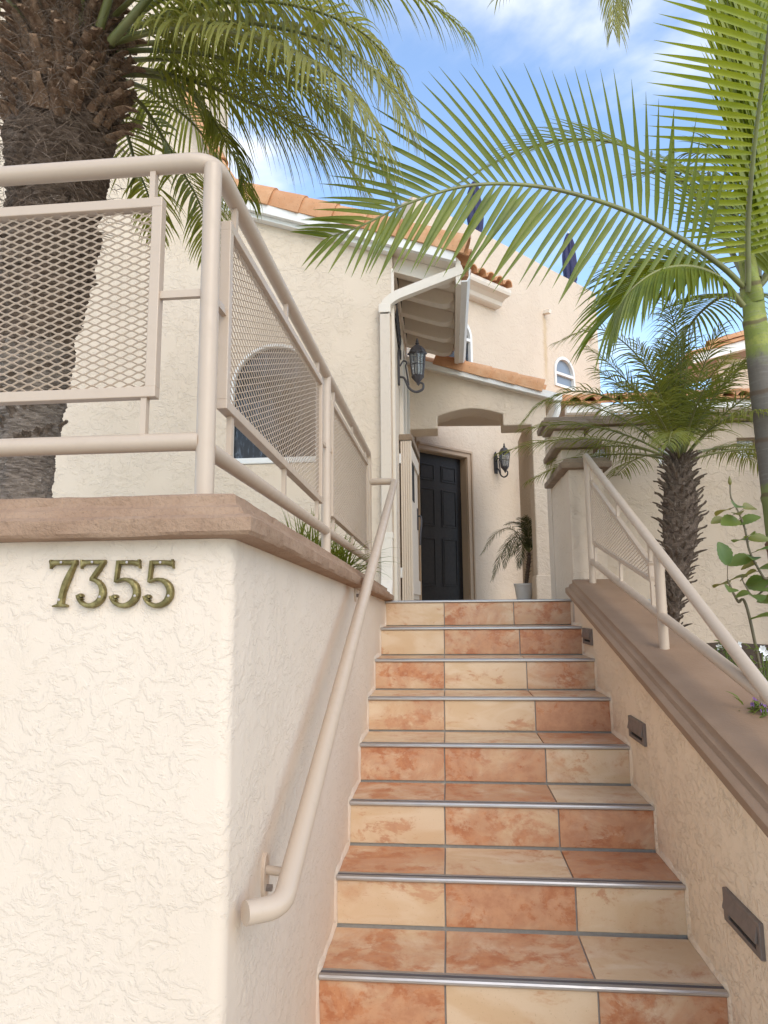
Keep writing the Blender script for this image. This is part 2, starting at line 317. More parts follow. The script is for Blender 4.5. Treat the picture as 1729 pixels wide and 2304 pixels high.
# ------------------------------------------------------------------ staircase: concrete core, tiles, nosings
st = thing('staircase', 'terracotta tiled outdoor staircase with metal nosings climbing to the front door', 'stairs', (.17, 1.9, 0))
core = [(nose(1)[0]+.012, 0.002)]
for k in range(1, 10):
    y, z = nose(k); core += [(y+.012, z-.010), (y+T+.012, z-.010)]
core[-1] = (nose(9)[0]+.2, LAND-.010); core.append((nose(9)[0]+.2, .002))
part('step_core', MB().prism(core, lambda y, z, x: (x, y, z), XL+.004, XR-.004), M_grout, st)
tones = {9: (.35, .62, .70), 8: (.12, .72, .92), 7: (.75, .18, .55), 6: (.60, .22, .98), 5: (.85, .88, .30), 4: (.25, .70, .88), 3: (.18, .95, .28), 2: (.88, .30, .80), 1: (.5, .7, .4)}
ttones = {8: (.5, .4, .5), 7: (.55, .45, .5), 6: (.35, .4, .5), 5: (.3, .3, .8), 4: (.75, .78, .35), 3: (.78, .40, .85), 2: (.68, .75, .30), 1: (.6, .3, .8), 9: (.5, .6, .5)}
J = .0045; XE = (XL+.002, G1, G2, XR-.002)
tmesh = {}
for i in range(3):
    w = XE[i+1]-XE[i]-(J if i == 1 else J/2)*1.6
    tmesh['r', i] = MB().box((-w/2, -.006, -(RISE-.021)/2), (w/2, .006, (RISE-.021)/2)).mesh('riser_tile', M_tile)
    tmesh['t', i] = MB().box((-w/2, -(T-.052)/2, -.005), (w/2, (T-.052)/2, .005)).mesh('tread_tile', M_tile)
for k in range(1, 10):
    y, z = nose(k)
    for i in range(3):
        cx = (XE[i]+XE[i+1])/2
        o = link('riser_tile', tmesh['r', i], st, .0016); o.location = (cx, y+.009, z-RISE+.004+(RISE-.021)/2); o.color = (tones[k][i], random.random(), 0, 1)
        o.rotation_euler = (0, random.uniform(-.0015, .0015), random.uniform(-.002, .002))
        if k < 9:
            o = link('tread_tile', tmesh['t', i], st, .0016); o.location = (cx, y+.038+(T-.052)/2+.002, z-.007); o.color = (ttones[k][i], random.random(), 0, 1)
    nb = MB(); prof = [(y-.003, z-.016), (y-.008, z-.011), (y-.008, z-.005), (y-.004, z-.0005), (y+.008, z+.001), (y+.008, z-.016)]
    nb.prism(prof, lambda a, c, x: (x, a, c), XL+.006, XR-.006); ns = part('nosing', nb, M_alu, st, smooth=30)
    sb = MB().box((XL+.007, y+.0082, z-.018), (XR-.007, y+.024, z-.0008)); part('grip_strip', sb, M_strip, ns)
    sb = MB().box((XL+.007, y+.0242, z-.018), (XR-.007, y+.036, z+.0006)); part('back_edge', sb, M_alu, ns)

# ------------------------------------------------------------------ moulded cap swept along a path
CAP_PROF = [(-.006, .0), (.046, .003), (.052, .010), (.053, .036), (.046, .042), (.031, .045), (.025, .060), (.012, .066), (.008, .072), (.007, .088), (.0, .092), (-.20, .092), (-.20, 0)]
def sweep_cap(path, outs, prof, jit=.0016, seed=0):   # path points with outward direction each
    mb = MB(); n = len(prof); 
    for i, (p, o) in enumerate(zip(path, outs)):
        for j, (u, v) in enumerate(prof):
            q = Vector(p)+Vector(o)*u+Vector((0, 0, v))
            if 0 < j < n-2:
                e = noise.noise_vector(Vector((q.x*30+j*7.3, q.y*30+seed, q.z*30)))*jit + noise.noise_vector(Vector((q.x*7, q.y*7+j, q.z*7+seed)))*jit*.8
                q += e
            mb.v.append(tuple(q))
    m = len(path); mb.f = [(i*n+j, i*n+(j+1) % n, (i+1)*n+(j+1) % n, (i+1)*n+j) for i in range(m-1) for j in range(n)]
    mb.f += [tuple(range(n)), tuple((m-1)*n+j for j in range(n))[::-1]]
    return mb
wall_top = lambda y: 1.583-.0305*max(0, y-1.33)
# retaining wall with rounded corner
rw = thing('retaining_wall', 'cream stucco wall with house number and brown cap beside the stairs', 'wall', (-2, 1.43, 0))
RC = .028
outer = [(-6.5, 1.33)] + [(-6.5+i*.25, 1.33) for i in range(1, 24)] + [(XL-RC+RC*math.sin(a*math.pi/16), 1.33+RC-RC*math.cos(a*math.pi/16)) for a in range(9)] + [(XL, 1.5+i*.2) for i in range(16)] + [(XL, 4.62)]
inner = [(XL-.2, 4.62), (XL-.2, 1.53), (-6.5, 1.53)]
ring = outer+inner; n = len(ring); wb = MB()
for z in (0, 1):
    for x, y in ring: wb.v.append((x, y, -.02 if z == 0 else wall_top(y)))
wb.f = [(i, (i+1) % n, n+(i+1) % n, n+i) for i in range(n)]
bm = bmesh.new(); bv = [bm.verts.new((x, y, 0)) for x, y in ring]; ee = [bm.edges.new((bv[i], bv[(i+1) % n])) for i in range(n)]
bmesh.ops.triangle_fill(bm, use_beauty=True, edges=ee); bm.verts.index_update()
tri = [tuple(v.index for v in f_.verts) for f_ in bm.faces]; bm.free()
wb.f += [tuple(n+i for i in f_) for f_ in tri] + [f_[::-1] for f_ in tri]
part('wall_body', wb, M_front, rw, smooth=30)
path, outs = [], []
for i in range(170): path.append((-6.5+i*(6.5+XL)/170, 1.33, 1.583)); outs.append((0, -1, 0))
path.append((XL, 1.33, 1.583)); outs.append((1, -1, 0))
for i in range(1, 134): y = 1.33+i*3.31/133; path.append((XL, y, wall_top(y))); outs.append((1, 0, 0))
part('cap', sweep_cap(path, outs, CAP_PROF, .0022), M_cap, rw, smooth=35)

def plaster_edge(side, x, parent, mat):
    pts = []
    for k in range(1, 10):
        y, z = nose(k)
        for i in range(9): pts.append(((y+.001, z-RISE+.004+(RISE-.024)*i/8), (-1, 0)))
        if k < 9:
            for i in range(1, 15): pts.append(((y+.004+(T-.006)*i/14, z-.001), (0, 1)))
    mb = MB()
    for i, ((y, z), n_) in enumerate(pts):
        a = [pts[max(0, min(len(pts)-1, i+d))][1] for d in (-2, -1, 0, 1, 2)]; nv = Vector((0, sum(q_[0] for q_ in a), sum(q_[1] for q_ in a))).normalized()
        e = .004+.008*(.5+.5*noise.noise((y*9, z*9, x*5))); h = .020+.016*noise.noise((y*14, z*14, 3))
        p = Vector((0, y, z))
        for u, v in ((e, 0), (e*.8, h*.25), (e*.3, h*.7), (-.002, h)): q_ = p+nv*v; mb.v.append((x+side*u, q_.y, q_.z))
    mb.f = [(i*4+k, i*4+k+1, i*4+4+k+1, i*4+4+k) for i in range(len(pts)-1) for k in range(3)]
    part('plaster_edge', mb, mat, parent, smooth=True)
plaster_edge(1, XL, rw, M_front)
# right stair wall with sloping cap
sw = thing('stair_wall', 'low tan stucco wall with sloping brown cap right of the steps', 'wall', (.9, 2.6, 0))
part('wall_body', MB().prism([(.55, -.02), (4.449, -.02), (4.449, cap_top(4.449)-.086), (.55, cap_top(.55)-.086)], lambda y, z, x: (x, y, z), XR, 1.02), M_curb, sw)
path = [(XR, .5+i*3.948/160, cap_top(.5+i*3.948/160)-.088) for i in range(161)]
CP2 = [(u if u > -.1 else -.27, v) for u, v in CAP_PROF]
part('cap', sweep_cap(path, [(-1, 0, 0)]*161, CP2, .0007, 5), M_cap3, sw, smooth=35)

plaster_edge(-1, XR, sw, M_curb)
# ------------------------------------------------------------------ garden wall with stepped buttress
gw = thing('garden_wall', 'grey tan stucco garden wall with stepped buttress and moulded brown caps', 'wall', (2.5, 5.3, 0))
GY = 5.2
def rect(u0, v0, u1, v1): return [(u0, v0), (u1, v0), (u1, v1), (u0, v1)]
holes = []
for dx, dy in ((1446, 981), (1617, 967)):
    c = ony(dx, dy, GY); holes.append((c.x, c.z))
holes.insert(0, (1.155, 2.565))
HS = .078
part('wall_body', MB().prism(rect(XR, .9, 5.2, 2.79), lambda x, z, y: (x, y, z), GY, GY+.22, [rect(x-HS, z-HS, x+HS, z+HS) for x, z in holes]), M_garden, gw)
for x, z in holes:
    w = part('window', MB().prism(rect(x-HS+.001, z-HS+.001, x+HS-.001, z+HS-.001), lambda a, c, y: (a, y, c), GY+.05, GY+.09, [rect(x-HS+.012, z-HS+.012, x+HS-.012, z+HS-.012)]), M_casing, gw)
    part('pane', MB().box((x-HS+.010, GY+.065, z-HS+.010), (x+HS-.010, GY+.075, z+HS-.010)), M_pglass, w)
part('buttress', MB().prism([(GY-.001, .9), (GY-.001, 2.72), (4.98, 2.72), (4.98, 2.51), (4.70, 2.51), (4.70, 2.32), (4.452, 2.32), (4.452, .9)], lambda y, z, x: (x, y, z), XR+.003, 1.0), M_garden, gw, bevel=.008)
PF = [(-.03, 0), (.045, .004), (.050, .012), (.050, .040), (.036, .047), (.026, .066), (.010, .074), (-.03, .076)]
def box_cap(x0, y0, x1, y1, z, prof=PF, name='cap', seed=0):   # moulded slab: each profile level is a ring round the top
    mb = MB(); N = len(prof)
    for u, v in prof:
        pts = [(x0-u, y0-u), (x1+u, y0-u), (x1+u, y1+u), (x0-u, y1+u)]
        for a in range(4):
            p, q_ = pts[a], pts[(a+1) % 4]
            for k in range(12):
                t_ = k/12; x = p[0]+(q_[0]-p[0])*t_; y = p[1]+(q_[1]-p[1])*t_
                e = noise.noise_vector(Vector((x*22, y*22, v*60+seed)))*.003; mb.v.append((x+e.x, y+e.y, z+v+e.z*.6))
    s_ = 48; mb.f = [(i*s_+k, i*s_+(k+1) % s_, (i+1)*s_+(k+1) % s_, (i+1)*s_+k) for i in range(N-1) for k in range(s_)]
    mb.f += [tuple(range(s_))[::-1], tuple((N-1)*s_+k for k in range(s_))]
    return part(name, mb, M_cap2, gw, smooth=35)
box_cap(XR, 4.452, 1.0, 5.15, 2.318, seed=1); box_cap(XR, 4.70, 1.0, 5.15, 2.508, seed=2); box_cap(XR, 4.98, 1.0, 5.15, 2.715, seed=3)
box_cap(XR, GY, 5.2, GY+.22, 2.795, [(-.03, 0), (.05, .004), (.055, .045), (.04, .05), (.03, .075), (.01, .082), (-.03, .084)], seed=4)

# ------------------------------------------------------------------ house
hs = thing('house', 'two storey cream stucco house with clay tile roofs and arched windows', 'house', (-2.5, 6.5, 0))
rake = lambda x: 4.52-.33*(x+.40)
# front gable wall
def arch(cx, z0, zs, r, n=18): return [(cx-r, z0), (cx+r, z0)] + [(cx+r*math.cos(math.pi*i/n), zs+r*math.sin(math.pi*i/n)) for i in range(n+1)]
def plain_arch(cx, z0, zs, r, n=18): 
    a = [(cx-r, z0), (cx+r, z0)] + [(cx+r*math.cos(math.pi*i/n), zs+r*math.sin(math.pi*i/n)) for i in range(0, n+1)]
    return a
WX, WZ0, WZS, WR = -1.475, 2.665, 3.345, .395
fy = lambda x, z, y: (x, y, z)
part('front_wall', MB().prism([(-6.5, 1.2), (XS, 1.2), (XS, rake(XS)), (-2.12, rake(-2.12)), (-2.12, 7.9), (-6.5, 7.9)], fy, YH, YH+.2, [plain_arch(WX, WZ0, WZS, WR), rect(-4.75, 3.2, -3.85, 4.7)]), M_house, hs)
part('side_wall', MB().box((XS-.18, YH+.201, 1.2), (XS-.001, 9.4, rake(XS)-.02)), M_house, hs)
wnd = part('window', MB().prism(plain_arch(WX, WZ0+.003, WZS, WR-.003), fy, YH-.012, YH+.08, [plain_arch(WX, WZ0+.055, WZS, WR-.032)]), M_white, hs, bevel=.006)
part('pane', MB().prism(plain_arch(WX, WZ0+.05, WZS, WR-.028), fy, YH+.035, YH+.045), M_glass, wnd)
wnd = part('window', MB().prism(rect(-4.747, 3.203, -3.853, 4.697), fy, YH-.01, YH+.08, [rect(-4.68, 3.27, -3.92, 4.63)]), M_white, hs)
part('pane', MB().box((-4.69, YH+.03, 3.26), (-3.91, YH+.04, 4.64)), M_glass2, wnd)
# barrel tile
def barrel_mesh(L, r0, r1, th=.016, seg=10, drop=0):
    mb = MB()
    for (x, r) in ((0, r0), (L, r1)):
        for rr in (r, r-th):
            for k in range(seg+1):
                a = math.pi*(k-1)/(seg-1) if drop else math.pi*k/seg; mb.v.append((x, -rr, -drop) if drop and k == 0 else (x, -rr*math.cos(a), rr*math.sin(a)))
    s_ = seg+1
    for k in range(seg):
        mb.f += [(k, k+1, 2*s_+k+1, 2*s_+k), (s_+k+1, s_+k, 3*s_+k, 3*s_+k+1), (k+1, k, s_+k, s_+k+1), (2*s_+k, 2*s_+k+1, 3*s_+k+1, 3*s_+k)]
    mb.f += [(0, 2*s_, 3*s_, s_), (seg, s_+seg, 3*s_+seg, 2*s_+seg)]
    return mb.mesh('roof_tile', M_clay, smooth=40)
BT = barrel_mesh(.36, .092, .108); RT = barrel_mesh(.335, .094, .120, .020, 12, .095); RT2 = barrel_mesh(.345, .076, .098, .018, 12, .07)
def roof(name, verts_prism, mat=M_clay):
    return part(name, verts_prism, mat, hs)
sl_ = math.atan(.33)
# main roof deck sloping to +x along y; rake faces the camera
rf = roof('roof', MB().prism([(-2.11, rake(-2.11)+.02), (.115, rake(.115)+.02), (.115, rake(.115)+.06), (-2.11, rake(-2.11)+.06)], fy, YH-.075, YP-.02), M_soffit)
part('rake_board', MB().prism([(-2.11, rake(-2.11)-.005), (.11, rake(.11)-.005), (.11, rake(.11)+.115), (-2.11, rake(-2.11)+.115)], fy, YH-.125, YH-.079), M_white, rf)
part('rake_moulding', MB().prism([(-2.11, rake(-2.11)-.045), (XS, rake(XS)-.045), (XS, rake(XS)+.012), (-2.11, rake(-2.11)+.012)], fy, YH-.076, YH-.002), M_white, rf)
def tile_rows(rf, xs, zf, y, n_rows, dy, slope, mesh=BT, step=.285):
    for r_ in range(n_rows):
        x = xs[0]; i = 0
        while x < xs[1]:
            o = link('roof_tile', mesh, rf)
            o.location = (x+random.uniform(-.006, .006), y+r_*dy+random.uniform(-.004, .004), zf(x)+.012*r_+random.uniform(-.003, .003))
            o.rotation_euler = (random.uniform(-.03, .03), math.atan(slope)+.035, random.uniform(-.012, .012)); x += step; i += 1
tile_rows(rf, (-2.1, -.1), lambda x: rake(x)+.185, YH-.035, 1, .2, .33, RT)
tile_rows(rf, (-2.1, -.1), lambda x: rake(x)+.195, YH+.17, 3, .21, .33)
# short steep row along the upper block
for i in range(4):
    o = link('roof_tile', BT, rf); o.location = (-2.42+i*.11, YH-.02, 6.25-i*.24); o.rotation_euler = (0, R(62), 0)
part('upper_wall', MB().box((-2.3, YH+.201, 4.9), (-2.121, YH+.5, 7.9)), M_house, hs)
# eave over the side path: soffit boards, rafter tails, fascia, gutter
ev = part('eave', MB().prism([(.108, rake(.108)-.18), (.152, rake(.152)-.18), (.152, rake(.152)+.03), (.108, rake(.108)+.07)], fy, YH-.07, YP-.03), M_trim, hs)
nb = 11
for i in range(nb):
    y0 = YH-.07+i*(YP-YH+.04)/nb; y1 = y0+(YP-YH+.04)/nb-.006
    for a, c in ((XS+.003, -.17), (-.168, .105)):
        part('soffit_board', MB().prism([(a, rake(a)-.001), (c, rake(c)-.001), (c, rake(c)+.017), (a, rake(a)+.017)], fy, y0, y1), M_soffit, ev)
for y in (5.72, 6.14, 6.56, 6.98, 7.40):
    pr = [(XS+.002, rake(XS)-.003), (XS+.002, rake(XS)-.15)] + [(x, rake(x)-.15) for x in (-.2, -.06)]
    for i in range(1, 9):
        a = math.pi/2*i/8; x = -.06+.155*math.sin(a); pr.append((x, rake(x)-.15+.115*(1-math.cos(a))))
    pr += [(.095, rake(.095)-.003)]
    part('rafter_tail', MB().prism(pr, fy, y-.05, y+.05), M_trim, ev, bevel=.006)
for i, y in enumerate((5.93, 6.35, 6.77, 7.19)):
    vb = part('vent_block', MB().box((XS+.001, y-.158, rake(XS)-.16), (XS+.02, y+.158, rake(XS)-.012)), M_trim, ev)
    for k in range(5): part('vent_slot', MB().obox((XS+.021, y-.10+k*.05, rake(XS)-.085), (.0015, 0, 0), (0, .011, 0), (0, -.012, .04)), M_dark, vb)
part('gutter', MB().prism([(.154, 4.17), (.205, 4.17), (.232, 4.215), (.232, 4.30), (.220, 4.30), (.220, 4.222), (.200, 4.182), (.154, 4.182)], fy, YH-.10, YP-.04), M_white, ev)
# downspout
dsp = part('downspout', MB().box((-.547, YH-.078, 2.03), (-.461, YH-.012, 4.02)), M_gate, hs, bevel=.006)
pts = fillet([(.17, YH-.045, 4.30), (-.42, YH-.045, 4.09), (-.503, YH-.045, 4.02), (-.504, YH-.045, 3.93)], .07, 6)
lb = MB()
for i, p in enumerate(pts):
    tg = (pts[min(i+1, len(pts)-1)]-pts[max(i-1, 0)]).normalized(); sd = Vector((0, 1, 0)); u2 = tg.cross(sd)
    lb.v += [tuple(p+sd*a*.033+u2*c*.04) for a, c in ((-1, -1), (1, -1), (1, 1), (-1, 1))]
lb.f = [(i*4+k, i*4+(k+1) % 4, i*4+4+(k+1) % 4, i*4+4+k) for i in range(len(pts)-1) for k in range(4)] + [(3, 2, 1, 0), tuple(len(pts)*4-4+k for k in range(4))]
part('leader', lb, M_trim, dsp)
part('collar', MB().box((-.555, YH-.086, 3.94), (-.453, YH-.004, 4.02)), M_trim, dsp, bevel=.004)
part('collar', MB().box((-.556, YH-.086, 2.0), (-.453, YH-.004, 2.05)), M_trim, dsp, bevel=.004)
part('shoe', MB().prism([(YH-.012, 2.04), (YH-.012, 1.75), (YH-.04, 1.62), (YH-.16, 1.50), (YH-.20, 1.54), (YH-.095, 1.66), (YH-.083, 1.76), (YH-.083, 2.04)], lambda y, z, x: (x, y, z), -.552, -.458), M_trim, dsp, bevel=.005)
# corner trim and side windows, seen at a glancing angle
part('corner_trim', MB().box((XS-.012, YH-.006, 1.3), (XS+.012, YH+.05, rake(XS)-.16)), M_trim, hs)
for y0, y1, z0, z1 in ((6.30, 6.75, 3.05, 4.02), (6.85, 7.45, 3.05, 4.02)):
    w = part('window', MB().prism(rect(y0, z0, y1, z1), lambda y, z, x: (x, y, z), XS+.0005, XS+.035, [rect(y0+.06, z0+.06, y1-.06, z1-.06)]), M_trim, hs)
    part('pane', MB().box((XS+.001, y0+.055, z0+.055), (XS+.012, y1-.055, z1-.055)), M_glass, w)
# porch front wall with arched opening
PX0, PX1 = XS+.001, 1.12
prake = lambda x: 4.09-.300*(x-.14)
arc = [(.64-.74*i/14, 3.60+.078*math.sin(math.pi*i/14)) for i in range(15)]
opening = [(.955, 1.2), (.955, 3.465), (.64, 3.465)] + arc + [(-.10, 3.455), (-.415, 3.455), (-.415, 1.2)]
part('porch_wall', MB().prism([(PX1, 1.2), (PX1, prake(PX1)), (PX0, prake(PX0)), (PX0, 1.2)] + opening[::-1], fy, YP, YP+.36), M_house, hs, bevel=.012)
part('plinth', MB().box((.935, YP-.02, 1.2), (1.14, YP+.38, 1.775)), M_house, hs, bevel=.012)
part('porch_sun_block_wall', MB().box((PX1-.12, YP+.361, 1.2), (PX1, 9.55, 3.74)), M_house, hs)  # added wall, keeps direct sun off the door wall
part('porch_ceiling', MB().prism([(PX0, YP+.362), (PX1-.001, YP+.362), (PX1-.001, 9.28), (PX0, 9.13)], lambda x, y, z: (x, y, z), 3.90, 3.95), M_house, hs)
# porch roof
pr_ = roof('roof', MB().prism([(PX0, prake(PX0)+.012), (1.24, prake(1.24)+.012), (1.24, prake(1.24)+.05), (PX0, prake(PX0)+.05)], fy, YP-.05, 9.12), M_soffit)
part('rake_board', MB().prism([(PX0, prake(PX0)-.045), (1.22, prake(1.22)-.045), (1.22, prake(1.22)+.03), (PX0, prake(PX0)+.03)], fy, YP-.10, YP-.052), M_white, pr_)
part('rake_moulding', MB().prism([(PX0, prake(PX0)-.05), (PX1, prake(PX1)-.05), (PX1, prake(PX1)-.005), (PX0, prake(PX0)-.005)], fy, YP-.049, YP-.002), M_trim, pr_)
tile_rows(pr_, (-.12, .9), lambda x: prake(x)+.085, YP-.035, 1, .2, .30, RT2, .295)
tile_rows(pr_, (-.4, 1.0), lambda x: prake(x)+.075, YP+.15, 6, .21, .30, BT, .295)
part('gutter', MB().box((1.20, YP-.11, prake(1.24)-.06), (1.29, 9.07, prake(1.24)+.03)), M_white, pr_, bevel=.01)
part('gutter_outlet', MB().tube(fillet([(1.245, YP-.05, 3.72), (1.245, YP-.05, 3.60), (1.20, YP-.03, 3.50)], .04), .035, 10), M_white, pr_)
# diagonal two storey wall with door opening and arched windows
DS0, DS1, DZ1 = .02, .955, 3.60
f45 = lambda s, z, o: w45(s, z, o)
part('diagonal_wall', MB().prism([(-.02, LAND), (DS0-.005, LAND), (DS0-.005, DZ1), (DS1+.005, DZ1), (DS1+.005, LAND), (4.58, LAND), (4.58, 7.24), (-.02, 7.36)], f45, 0, -.25,
     [plain_arch(.84, 4.75, 5.47, .30), plain_arch(3.47, 5.16, 5.44, .29)]), M_upper, hs)
for s0, zs, r, zb in ((.84, 5.47, .30, 4.75), (3.47, 5.44, .29, 5.16)):
    w = part('window', MB().prism(plain_arch(s0, zb+.003, zs, r-.003), f45, .025, -.08, [plain_arch(s0, zb+.05, zs-.01, r-.045), ]), M_white, hs)
    part('pane', MB().prism(plain_arch(s0, zb+.045, zs-.01, r-.04), f45, -.03, -.04), M_glass2 if s0 > 2 else M_glass, w)
    part('glazing_bar', MB().prism(rect(s0-r+.04, zs-.06, s0+r-.04, zs-.015), f45, .018, -.028), M_white, w)
    if s0 < 2: part('grille', MB().tube(spline([w45(s0+.1+.05*math.sin(i*1.3), 4.9+i*.045, .02) for i in range(8)], 30), .008, 6), M_iron, w)
# deck behind the parapet
part('roof_deck', MB().prism([(-.02, -.252), (4.58, -.252), (4.58, -3.0), (-.02, -3.0)], lambda s, o, z: w45(s, z, o), 6.35, 6.45), M_pave, hs)
# tiled hood over the upper window
hd = part('hood', MB().prism([(0, 6.10), (.10, 6.10), (.13, 6.115), (.15, 6.17), (.22, 6.21), (.31, 6.22), (.33, 6.26), (.33, 6.31), (0, 6.40)], lambda o, z, s: w45(s, z, o), .15, 1.72), M_trim, hs)
hm = barrel_mesh(.36, .080, .094, .015)
for i in range(8):
    o = link('roof_tile', hm, hd); o.location = w45(.22+i*.195, 6.40, .04); o.rotation_euler = (0, R(13), R(-45))
part('scupper', MB().tube([w45(2.977, 6.42, -.05), w45(2.977, 6.39, .13)], .045, 4), M_trim, hs)
part('scupper', MB().tube([w45(4.3, 6.30, -.05), w45(4.3, 6.27, .12)], .045, 4), M_trim, hs)
# front door
dr = part('door', MB().prism(rect(DS0+.004, LAND+.012, DS1-.004, DZ1-.004), f45, -.115, -.155), M_door, hs)
dw = DS1-DS0
for (a0, a1) in ((.10, .42), (.56, .88)):
    for (z0, z1) in ((1.72, 2.40), (2.56, 3.10), (3.21, 3.45)):
        s0, s1 = DS0+a0*dw, DS0+a1*dw
        g = part('panel', MB().prism(rect(s0, z0, s1, z1), f45, -.1148, -.104, [rect(s0+.022, z0+.022, s1-.022, z1-.022)]), M_door, dr, bevel=.004)
        part('raised_field', MB().prism(rect(s0+.035, z0+.035, s1-.035, z1-.035), f45, -.1145, -.108), M_door, g, bevel=.003)
part('door_sill', MB().prism(rect(DS0, LAND, DS1, LAND+.011), f45, .0, -.16), M_alu, dr)
jm = part('door_frame', MB().prism([(DS0-.004, LAND), (DS0+.003, LAND), (DS0+.003, DZ1-.003), (DS1-.003, DZ1-.003), (DS1-.003, LAND), (DS1+.004, LAND), (DS1+.004, DZ1+.004), (DS0-.004, DZ1+.004)], f45, .002, -.2), M_casing, hs)
part('casing', MB().prism([(DS0-.03, LAND), (DS0-.006, LAND), (DS0-.006, DZ1+.005), (DS1+.006, DZ1+.005), (DS1+.006, LAND), (DS1+.12, LAND), (DS1+.12, DZ1+.11), (DS0-.03, DZ1+.11)], f45, .002, .022), M_casing, jm, bevel=.004)
part('casing_edge', MB().prism([(DS1+.075, LAND), (DS1+.11, LAND), (DS1+.11, DZ1+.10), (DS0-.025, DZ1+.10), (DS0-.025, DZ1+.065), (DS1+.075, DZ1+.065)], f45, .0225, .040), M_casing, jm, bevel=.005)

# ------------------------------------------------------------------ far wing behind the garden wall
wg = thing('far_wing', 'low cream wing with clay tile roof behind the garden wall', 'building', (4, 10.2, 0))
part('wall', MB().box((1.75, 10.0, 1.2), (9, 10.25, 4.22)), M_upper, wg)
pa = MB().box((1.75, 9.86, 4.225), (9, 10.0, 4.33)); part('fascia', pa, M_white, wg)
wr = part('roof', MB().prism([(9.80, 4.335), (9.80, 4.37), (12.2, 5.2), (12.2, 5.16)], lambda y, z, x: (x, y, z), 1.75, 9), M_clay, wg)
for i in range(34):
    for r_ in range(3):
        o = link('roof_tile', BT, wr)
        o.location = (1.86+i*.212, 10.10+r_*.31, 4.45+r_*.107); o.rotation_euler = (0, R(19), R(-90))
for x in (2.2,):
    part('gutter_box', MB().box((x, 9.72, 4.02), (x+.14, 9.86, 4.3)), M_white, wg, bevel=.01)
gb = thing('tall_wing', 'cream gabled wing with white eave at the far right', 'building', (5.2, 12, 0))
part('wall', MB().box((4.6, 11.6, 1.2), (10, 11.9, 5.55)), M_upper, gb)
part('fascia', MB().prism([(4.1, 5.40), (10, 6.9), (10, 7.05), (4.1, 5.55)], fy, 11.3, 11.42), M_white, gb)
gr = part('roof', MB().prism([(4.0, 5.53), (10, 7.06), (10, 7.11), (4.0, 5.58)], fy, 11.25, 13.5), M_clay, gb)
for i in range(18):
    o = link('roof_tile', BT, gr); o.location = (4.36+i*.29, 11.32, 5.69+i*.074); o.rotation_euler = (0, math.atan(-.255)+.03, math.pi*0)

# ------------------------------------------------------------------ guard rails
def expanded_mesh(A, Bv, h_of, clip=None, cw=.043, ch=.0089, width=.0050, th=.0017, nrm=(0, 1, 0), tilt=.75):
    """strands of expanded metal between bottom edge A->Bv; h_of(u) = panel height at distance u along the edge"""
    mb = MB(); A = Vector(A); Bv = Vector(Bv); t = Bv-A; L = t.length; t.normalize(); nrm = Vector(nrm); upv = Vector((0, 0, 1))
    hmax = max(h_of(0), h_of(L)); rows = int(hmax/ch)+2; nc = int(L/cw)+1
    wd = (nrm*math.sin(tilt)+upv*math.cos(tilt)).normalized()*width/2; td = (nrm*math.cos(tilt)-upv*math.sin(tilt)).normalized()*th/2
    for r_ in range(rows):
        prev = None; sgn = 1 if r_ % 2 else -1
        for c in range(nc*2+1):
            for (du, dv) in ((-.07, 0), (.07, 0)):
                u = (c*.5+du)*cw; v = r_*ch + (1 if (c % 2) else -1)*sgn*ch*.46
                u = min(max(u, 0), L); ok = 0 <= v <= h_of(u)
                p = A+t*u+upv*v
                if prev is not None and ok and prev[1] and (p-prev[0]).length > 1e-5:
                    a, b_ = prev[0], p
                    mb.add([a-wd-td, a+wd-td, a+wd+td, a-wd+td, b_-wd-td, b_+wd-td, b_+wd+td, b_-wd+td], [(0, 1, 5, 4), (1, 2, 6, 5), (2, 3, 7, 6), (3, 0, 4, 7)])
                prev = (p, ok)
    return mb
def panel(parent, c0, c1, c2, c3, nrm, w=.024, d=.026):   # corners: bottom a, bottom b, top b, top a
    c = [Vector(p) for p in (c0, c1, c2, c3)]; n_ = Vector(nrm); fr = None; mbf = MB()
    for i, (a, b_) in enumerate(((c[0], c[1]), (c[3], c[2]))):
        t_ = (b_-a).normalized(); mbf.bar(a-t_*w/2, b_+t_*w/2, d, w, (0, 0, 1))
    for a, b_ in ((c[0], c[3]), (c[1], c[2])):
        mbf.bar(a+Vector((0, 0, w*.45)), b_-Vector((0, 0, w*.45)), d*.98, w, (c[1]-c[0]).normalized())
    fr = part('panel_frame', mbf, M_rail, parent, bevel=.002)
    L = (c[1]-c[0]).length; h0 = (c[3]-c[0]).length; h1 = (c[2]-c[1]).length
    m = expanded_mesh(c[0], c[1], lambda u: h0+(h1-h0)*u/L, nrm=nrm, width=.0040 if abs(n_.y) > .5 else .0028)
    part('mesh_infill', m, M_rail, fr, recalc=False); return fr
PR = .0205
gl = thing('guard_railing', 'tan pipe guard railing with expanded mesh panels on the cream wall cap', 'railing', (-.52, 1.4, 1.66))
RX, RYF, RZ = -.52, 1.40, 2.463
part('top_rail', MB().tube(fillet([(-5.2, RYF, RZ), (RX, RYF, RZ), (RX, 4.40, RZ-.012), (RX, 4.40, RZ-.2)], .055, 10), PR*1.05, 18), M_rail, gl, smooth=60)
for x, y in ((RX, RYF), (RX, 2.85), (RX, 4.40), (-1.98, RYF), (-3.5, RYF)):
    part('post', MB().tube([(x, y, wall_top(y)+.088), (x, y, RZ-.014 if y < 4 else RZ-.19)], PR, 18), M_rail, gl, smooth=60)
part('bottom_rail', MB().tube([(-5.2, RYF, 1.803), (RX-.012, RYF, 1.803)], PR, 16), M_rail, gl, smooth=60)
part('bottom_rail', MB().tube([(RX, RYF+.012, 1.788), (RX, 2.842, 1.768)], PR*.95, 16), M_rail, gl, smooth=60)
